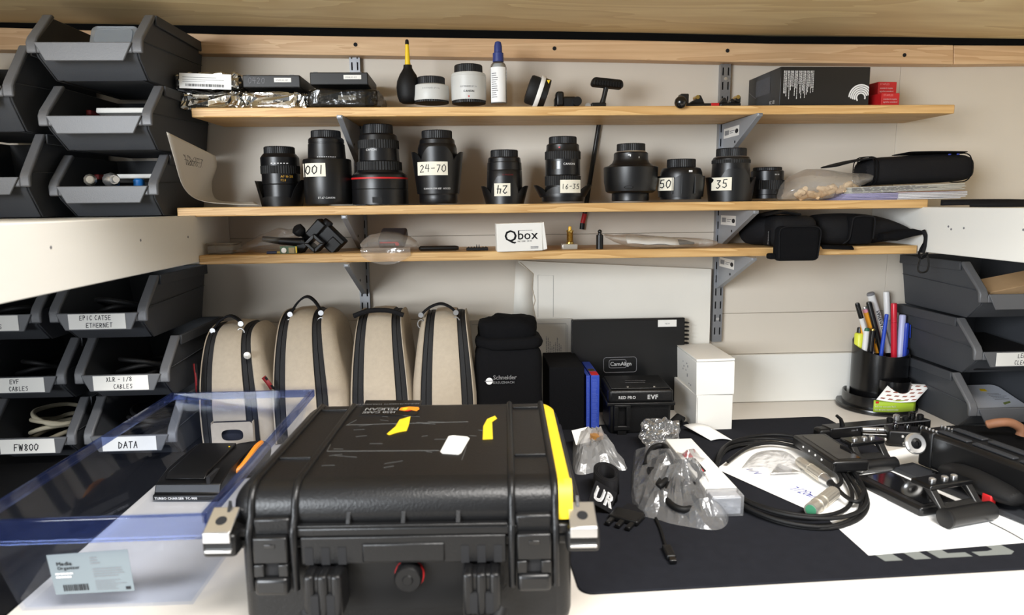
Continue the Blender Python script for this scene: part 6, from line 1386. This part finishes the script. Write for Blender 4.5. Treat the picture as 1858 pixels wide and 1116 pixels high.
# ------------------------------------------------------------------ small monitors with hinge brackets
def monitor(label, pl, pf, zt, wr, zb=0, tilt=0, button=True):
    """pl, pf: photo points of the far and near end of its left edge (top surface at height zt above the mat); wr: width to the right"""
    a, b = onz(*pl, MZ+zt), onz(*pf, MZ+zt); d_ = Vector((b.x-a.x, b.y-a.y, 0)); L_ = d_.length; an = math.atan2(d_.y, d_.x)   # local x runs along the left edge towards the viewer, local y to the right-back
    t = thing('small_monitor', label, 'monitor', (a.x, a.y, MZ+zb), an, 'small camera monitors')
    h_ = zt-zb
    MB().b6(0, L_, 0, wr, .0, h_).build('housing', 'black_satin', t, bev=.005, seg=3)
    MB().b6(.010, L_-.010, .014, wr-.01, h_, h_+.0006).build('screen', 'screen_glass', t, bev=.0004, seg=1)
    if button:
        for i, f in enumerate((.3, .45, .6, .75)): MB().lathe([(.002, 0), (.002, .0012)], 10, TR((L_*f, -.0002, h_*.55), rx=PI/2)).build('button', 'print_white', t)
    MB().tube([(L_-.004, .004, .003), (L_-.002, .004, h_-.004)], .003, 8).build('corner_trim', 'black_gloss', t)
    return t, L_, h_
mat('screen_glass', (9, 9, 11), .08, spec=.6)
m1, L1, h1 = monitor('small black monitor with screen up, nearer the coiled cable', (1438, 788), (1512, 838), .036, .066, zb=.0145)
m2, L2, h2 = monitor('small black monitor with glossy screen, lying on the white sheet in front', (1550, 862), (1672, 922), .016, .075, button=False)
def bracket(label, px, py, an, zt, sc_=1.0, disc=True):
    """hinged mounting bracket: round foot bar, open frame, top plate"""
    c = onz(px, py, MZ); t = thing('hinge_bracket', label, 'bracket', (c.x, c.y, MZ+.001), an, 'monitor hinge brackets'); w_ = .082*sc_; hgt = zt
    MB().tube([(-w_/2, 0, .0135*sc_), (w_/2, 0, .0135*sc_)], .0135*sc_, 20).build('hinge_bar', 'black_satin', t)
    MB().lathe([(.0135*sc_, 0), (.0145*sc_, .001), (.0145*sc_, .005), (.0125*sc_, .006)], 20, TR((-w_/2, 0, .0135*sc_), ry=-PI/2)).build('end_cap', 'black_plastic', t)
    fr = MB(); x_ = w_/2
    for s in (-1, 1): fr.prism([(.004, .012), (.016, .02), (.046*sc_, hgt-.004), (.034*sc_, hgt)], min(s*x_*.98, s*(x_-.014)), max(s*x_*.98, s*(x_-.014)), axis='x')
    fr.prism([(.004, .012), (.016, .02), (.022, .027), (.012, .022)], -x_, x_, axis='x')
    fr.build('frame', 'black_satin', t, bev=.0025)
    MB().b6(-x_*1.0, x_*1.0, .030*sc_, .066*sc_, hgt-.004, hgt+.004).build('top_plate', 'black_gloss', t, bev=.002)
    for x in (-.02, .004, .022): MB().lathe([(.005, 0), (.005, .003), (.003, .0045)], 14, TR((x*sc_, .047*sc_, hgt+.004))).build('screw', 'steel', t)
    return t, c
b1_, cb1 = bracket('black hinge bracket of the nearer small monitor, with a round silver socket', 1592, 856, R_(10), .042, .86)
MB().lathe([(.009, 0), (.0095, .002), (.0085, .006), (.006, .006), (.0055, .002), (.0001, .002)], 24, TR((-.0415, -.004, .0125), ry=-PI/2, rz=R_(28))).build('socket', 'steel', b1_); MB().lathe([(.0028, 0), (.0028, .004)], 12, TR((-.0435, -.0045, .0125), ry=-PI/2)).build('socket_pin', 'brass', b1_)
b2_, cb2 = bracket('black hinge bracket in front, standing on the white sheet with a trailing wire', 1757, 950, R_(14), .046, 1.02)
q = [onz(x, y, MZ)-Vector((cb2.x, cb2.y, MZ)) for x, y in ((1795, 950), (1812, 958), (1835, 970), (1856, 982))]; iM = Matrix.Rotation(-R_(14), 4, 'Z')
MB().tube(lerp_pts([iM @ (p+Vector((0, 0, .0012))) for p in q], 4), .0007, 6).build('wire', 'black_rubber', b2_)
# ------------------------------------------------------------------ camera support arms at the right edge
def slab(label, name, cat, pa, pb, wid, z0, z1, m, side=1, bev=.002, group=None):
    a, b = onz(*pa, MZ+z1), onz(*pb, MZ+z1); d_ = Vector((b.x-a.x, b.y-a.y, 0)); L_ = d_.length; an = math.atan2(d_.y, d_.x)
    t = thing(name, label, cat, (a.x, a.y, MZ+z0), an, group); MB().b6(0, L_, min(0, side*wid), max(0, side*wid), 0, z1-z0).build('body', m, t, bev=bev); return t, L_
pl_, Lp = slab('long flat dark grey plate running from the monitors to the right edge', 'support_plate', 'plate', (1618, 845), (1900, 960), .05, .002, .010, 'arm_grey' if 'arm_grey' in M else mat('arm_grey', (36, 38, 42), .55, var=.08, vs=40), 1)
for f in (.2, .62): MB().lathe([(.004, 0), (.004, .002), (.002, .003)], 12, TR((Lp*f, .04, .008))).build('bolt', 'black_gloss', pl_)
MB().b6(Lp*.64, Lp*.70, -.0055, .006, .004, .026).build('red_lever', 'red', pl_, bev=.002)
ar, La = slab('large black padded camera support arm at the right edge', 'shoulder_rig', 'camera support', (1688, 784), (1935, 876), .075, .012, .078, 'black_satin', 1, .008)
for j, (f0, f1) in enumerate(((.02, .27), (.31, .62), (.66, .98))): MB().b6(La*f0, La*f1, .010, .022, .0662, .0695).b6(La*f0, La*f1, .042, .056, .0662, .0695).build('grip_strip', 'arm_grey', ar, bev=.0012)
loft([(La*.12, -.004, .012, .012, .008), (La*.3, -.012, .022, .022, .018), (La*.55, -.014, .020, .024, .018), (La*.8, -.010, .016, .02, .012)], 18).build('shoulder_pad', 'black_rubber', ar, sub=1)
MB().b6(-.022, .006, .0, .066, .0, .066).build('end_block', 'black_plastic', ar, bev=.004)
for i in range(8): MB().lathe([(.0022, 0), (.0022, .002), (.001, .003)], 10, TR((-.018+(i % 4)*.007, .01+(i//4)*.034, .066))).build('screw', 'steel', ar)
# silver knob on the arm
kb = at(1660, 805, onz(1660, 822, MZ+.02).y-.05); T = TR(kb-Vector(ar.location), rx=R_(72), rz=-ar.rotation_euler.z+R_(22)); iA = Matrix.Rotation(-ar.rotation_euler.z, 4, 'Z')
loc = iA @ (kb-Vector(ar.location)); T = TR(loc, rz=-ar.rotation_euler.z) @ TR((0, 0, 0), rx=R_(68), ry=R_(0), rz=0)
MB().lathe([(.004, -.03), (.004, -.002), (.0165, -.002), (.0185, 0), (.0185, .003), (.016, .0055), (.0095, .0045), (.0085, .003)], 36, T).build('silver_knob', 'steel', ar); MB().lathe([(.0085, .002), (.0085, .0052), (.004, .0062), (.003, .004), (.0001, .004)], 24, T).build('knob_centre', 'black_gloss', ar)
# ruled rail behind the monitors
rl, Lr = slab('black toothed rail lying behind the small monitors', 'toothed_rail', 'rail', (1508, 778), (1690, 762), .03, .002, .024, 'black_satin', 1, .002)
tt = MB()
for i in range(26): tt.b6(Lr*.32+i*Lr*.024, Lr*.32+i*Lr*.024+.0022, -.0022, -.0002, .011, .019)
tt.build('teeth', 'black_gloss', rl); MB().b6(Lr*.02, Lr*.98, -.0015, -.0004, .0205, .0222).build('bright_edge', 'zinc', rl)
flat(type2d('mm 10', .006), front(Lr*.2, -.0006, .013), 'lettering', 'ink_grey', rl)
MB().tube([(.035, .012, .022), (.03, .012, .036), (.02, .012, .044)], [.005, .0035, .003], 10).build('peg', 'black_plastic', rl); MB().b6(-.022, .03, .002, .028, .0, .02).build('end_block', 'black_plastic', rl, bev=.006, seg=3)
for i, (x, z) in enumerate(((.62, .03), (.7, .034), (.78, .03), (.86, .036), (.93, .032))): MB().lathe([(.006, 0), (.0065, .004), (.0065, z-.024), (.004, z-.022)], 16, TR((Lr*x, .012+.004*(i % 2), .0225))).build('knurled_screw', ('black_plastic', 'steel', 'black_plastic', 'black_gloss', 'black_plastic')[i], rl)
# block carrying cross rods between rail and arm
j0 = onz(1655, 790, MZ+.02); t = thing('rod_block', 'cluster of black rod clamps between the toothed rail and the arm', 'rod clamp', (j0.x, j0.y, MZ+.0005), R_(-18))
MB().b6(-.045, .03, -.012, .03, .0, .030).build('block', 'black_plastic', t, bev=.004); MB().tube([(-.09, -.002, .014), (.03, .006, .016)], .007, 14).build('rod', 'black_gloss', t); MB().tube([(-.085, .02, .018), (.03, .028, .02)], .006, 14).build('rod', 'steel', t)
for x in (-.03, -.008, .016): MB().lathe([(.0055, 0), (.0055, .008), (.004, .010)], 14, TR((x, .004, .0302))).build('screw', 'black_gloss', t)
for x, y, z in ((-.05, -.013, .012), (-.02, -.013, .02), (.01, -.013, .018), (-.062, .0, .026)): MB().sphere((x, y, z), .0032, 10, 8).build('ball_stud', 'steel', t)
# tan leather piece behind the arm
tl_ = at(1795, 783, 1.22); bz = onz(1820, 815, MZ+.03); t = thing('leather_grip', 'tan leather grip showing behind the black support arm', 'grip', (at(1822, 800, 1.23).x, 1.23, DZ+.024))
MB().tube(lerp_pts([(-.030, .012, .022), (-.016, 0, .030), (.004, -.004, .031), (.020, -.006, .024), (.026, -.008, .016), (.025, -.008, .006)], 5), [.005]+[.0085]*23+[.009]*2, 14).build('grip', mat('leather', (150, 104, 76), .6, var=.1, vs=60), t)
# dark cloth bag behind the arm
q = onz(1790, 775, DZ); t = thing('cloth_bag', 'crumpled black cloth bag lying behind the support arm, below the right bins', 'cloth bag', (1.06, 1.245, DZ+.0004), R_(-6))
clampz(crumple((.03, .0, .010), (.36, .15, .02), 40, 14, .4, .004, 22, 9), .0003).build('body', 'black_cloth', t, smooth=60)
# ================================================================== things in the bins
film('tub_clear', (220, 226, 232), .06, .4, .25, (196, 204, 212))
a, b = at(160, 94, 1.32), at(246, 94, 1.32); t = thing('plastic_tub', 'clear plastic tub tipped up in the top left bin', 'tub', ((a.x+b.x)/2, 1.335, UL[0].location.z+.073)); t.rotation_euler = (R_(66), 0, 0); w_ = (b.x-a.x)
MB().prism(rpoly(-w_/2, w_/2, -.022, .022, .010), 0, .004, axis='z').build('lid', 'tub_clear', t, bev=.001); MB().prism(rpoly(-w_/2+.005, w_/2-.005, -.018, .018, .008), -.03, -.0002, axis='z').build('tub', 'tub_clear', t, bev=.002); MB().prism(rpoly(-w_/2+.008, w_/2-.008, -.015, .015, .007), .0042, .006, axis='z').build('lid_panel', 'tub_clear', t, bev=.001)
def inbin(bn, nm, lab, cat, m, dims, off, rot=(0, 0, 0), bev=.002):
    return tag(MB().box((0, 0, dims[2]/2), dims).build(nm, m, None, bev=bev, loc=Vector(bn.location)+Vector(off), rot=rot), lab, cat)
inbin(UL[1], 'white_packet', 'white packet with red end in the middle upper left bin', 'packet', 'white_card', (.105, .05, .010), (.0, .13, .070), (R_(-10), 0, 0))
inbin(UL[1], 'red_packet', 'small red packet at the left in the middle upper left bin', 'packet', 'red_dark', (.010, .04, .010), (-.066, .125, .070))
inbin(UL[1], 'dark_pouch', 'dark pouch filling the middle upper left bin', 'pouch', 'black_cloth', (.14, .15, .05), (.0, .12, .012), (0, 0, .1), .01)
inbin(UL[2], 'white_packet', 'white packet at the back of the bottom upper left bin', 'packet', 'white_card', (.105, .05, .009), (.0, .13, .070), (R_(-8), 0, 0)); inbin(UL[2], 'red_packet', 'small red packet at the left in the bottom upper left bin', 'packet', 'red_dark', (.010, .04, .010), (-.066, .125, .072))
bn = UL[2]; o0 = Vector(bn.location)
for i, (x, m, r_, lab) in enumerate(((.002, 'steel', .012, 'shiny round metal fitting, the larger one in the bottom upper left bin'), (-.036, 'nickel', .010, 'shiny metal fitting, the smaller one in the bottom upper left bin'))):
    t = thing('metal_fitting', lab, 'metal fitting', o0+Vector((x, .026, .068)), .2*i, 'metal fittings'); MB().lathe([(r_*.6, -.012), (r_, -.010), (r_*1.1, 0), (r_, .010), (r_*.7, .016)], 20, TR((0, 0, 0), rx=PI/2, rz=.8-.5*i), .03).build('body', m, t); MB().lathe([(r_*.5, .014), (r_*.5, .026)], 14, TR((0, 0, 0), rx=PI/2, rz=.8-.5*i)).build('stem', m, t)
for x in (-.012, .036): tag(MB().lathe([(.008, 0), (.010, .003), (.010, .016), (.007, .019)], 16).build('blue_plug', mat('bright_blue', (40, 120, 200), .4), None, loc=o0+Vector((x, .062, .052))), ('blue plastic plug behind the fittings, left one' if x < 0 else 'blue plastic plug at the right in the bottom upper left bin'), 'plug', 'blue plugs')
for bi, lab, m, n in ((5, 'pale cable loops in the FW800 bin', mat('cable_beige', (176, 168, 146), .6), 4), (2, 'black cable loops in the DATA bin', 'black_rubber', 4), (1, 'black cable loops in the XLR bin', 'black_rubber', 3), (4, 'black cable loops in the EVF CABLES bin', 'black_rubber', 3), (0, 'black cable loops in the ETHERNET bin', 'black_rubber', 3), (3, 'black cable loops in the bin at the left edge under the side shelf', 'black_rubber', 2)):
    bn = LL[bi]; t = thing('cable_bundle', lab, 'cable', Vector(bn.location)+Vector((0, .13, .006))); r = random.Random(bi)
    for j in range(n):
        cv = [(r.uniform(.9, 1.05)*.052*math.cos(a_)+r.uniform(-.004, .004)+.006*j-.01, .075*math.sin(a_)-.01, .016+.012*j+.022*max(0, -math.sin(a_)*.3)+.02*max(0, math.cos(a_+j))) for a_ in [i*PI/7 for i in range(14)]]
        MB().tube(lerp_pts(cv+[cv[0]], 3)[:-1], .0045, 8, True).build('cable_loop', m, t, smooth=60)
inbin(RR[0], 'cardboard_piece', 'brown cardboard piece in the top right bin', 'cardboard', mat('cardboard', (190, 156, 116), .8, var=.05, vs=30), (.16, .06, .02), (.02, .075, .055), (R_(15), R_(-8), R_(8)), .001)
inbin(RR[0], 'grey_pouch', 'dark grey pouch filling the top right bin', 'pouch', 'black_cloth', (.15, .14, .055), (0, .13, .01), (0, 0, .1), .012)
inbin(RR[1], 'lens_wipes', 'dark folded lens cloths in the LENS CLEANING bin', 'cloth', 'black_nylon', (.15, .16, .04), (0, .12, .012), (R_(4), 0, .05), .006)
t = thing('tub_lid', 'white tub lid with yellow and green print in the bottom right bin', 'tub lid', Vector(RR[2].location)+Vector((.0, .10, .040))); t.rotation_euler = (R_(14), 0, R_(2))
MB().prism(rpoly(-.075, .078, -.06, .06, .018), 0, .006, axis='z').build('lid', mat('lid_white', (206, 210, 220), .4), t, bev=.002)
MB().prism([(.02, .03), (.034, .028), (.036, .038), (.024, .040)], .0062, .0066, axis='z').build('yellow_print', 'yellow', t, smooth=0); MB().prism([(.03, -.03), (.05, -.022), (.052, -.016), (.032, -.022)], .0062, .0066, axis='z').build('green_print', mat('olive', (120, 134, 70), .6), t, smooth=0); flat(lines2d(.04, .03, 5, .35, 4), topf(.025, -.01, .0066), 'small_print', 'ink_grey', t)
inbin(RR[2], 'dark_pad', 'dark pad under the white tub lid in the bottom right bin', 'pad', 'black_cloth', (.15, .14, .03), (0, .11, .006), (0, 0, 0), .006)
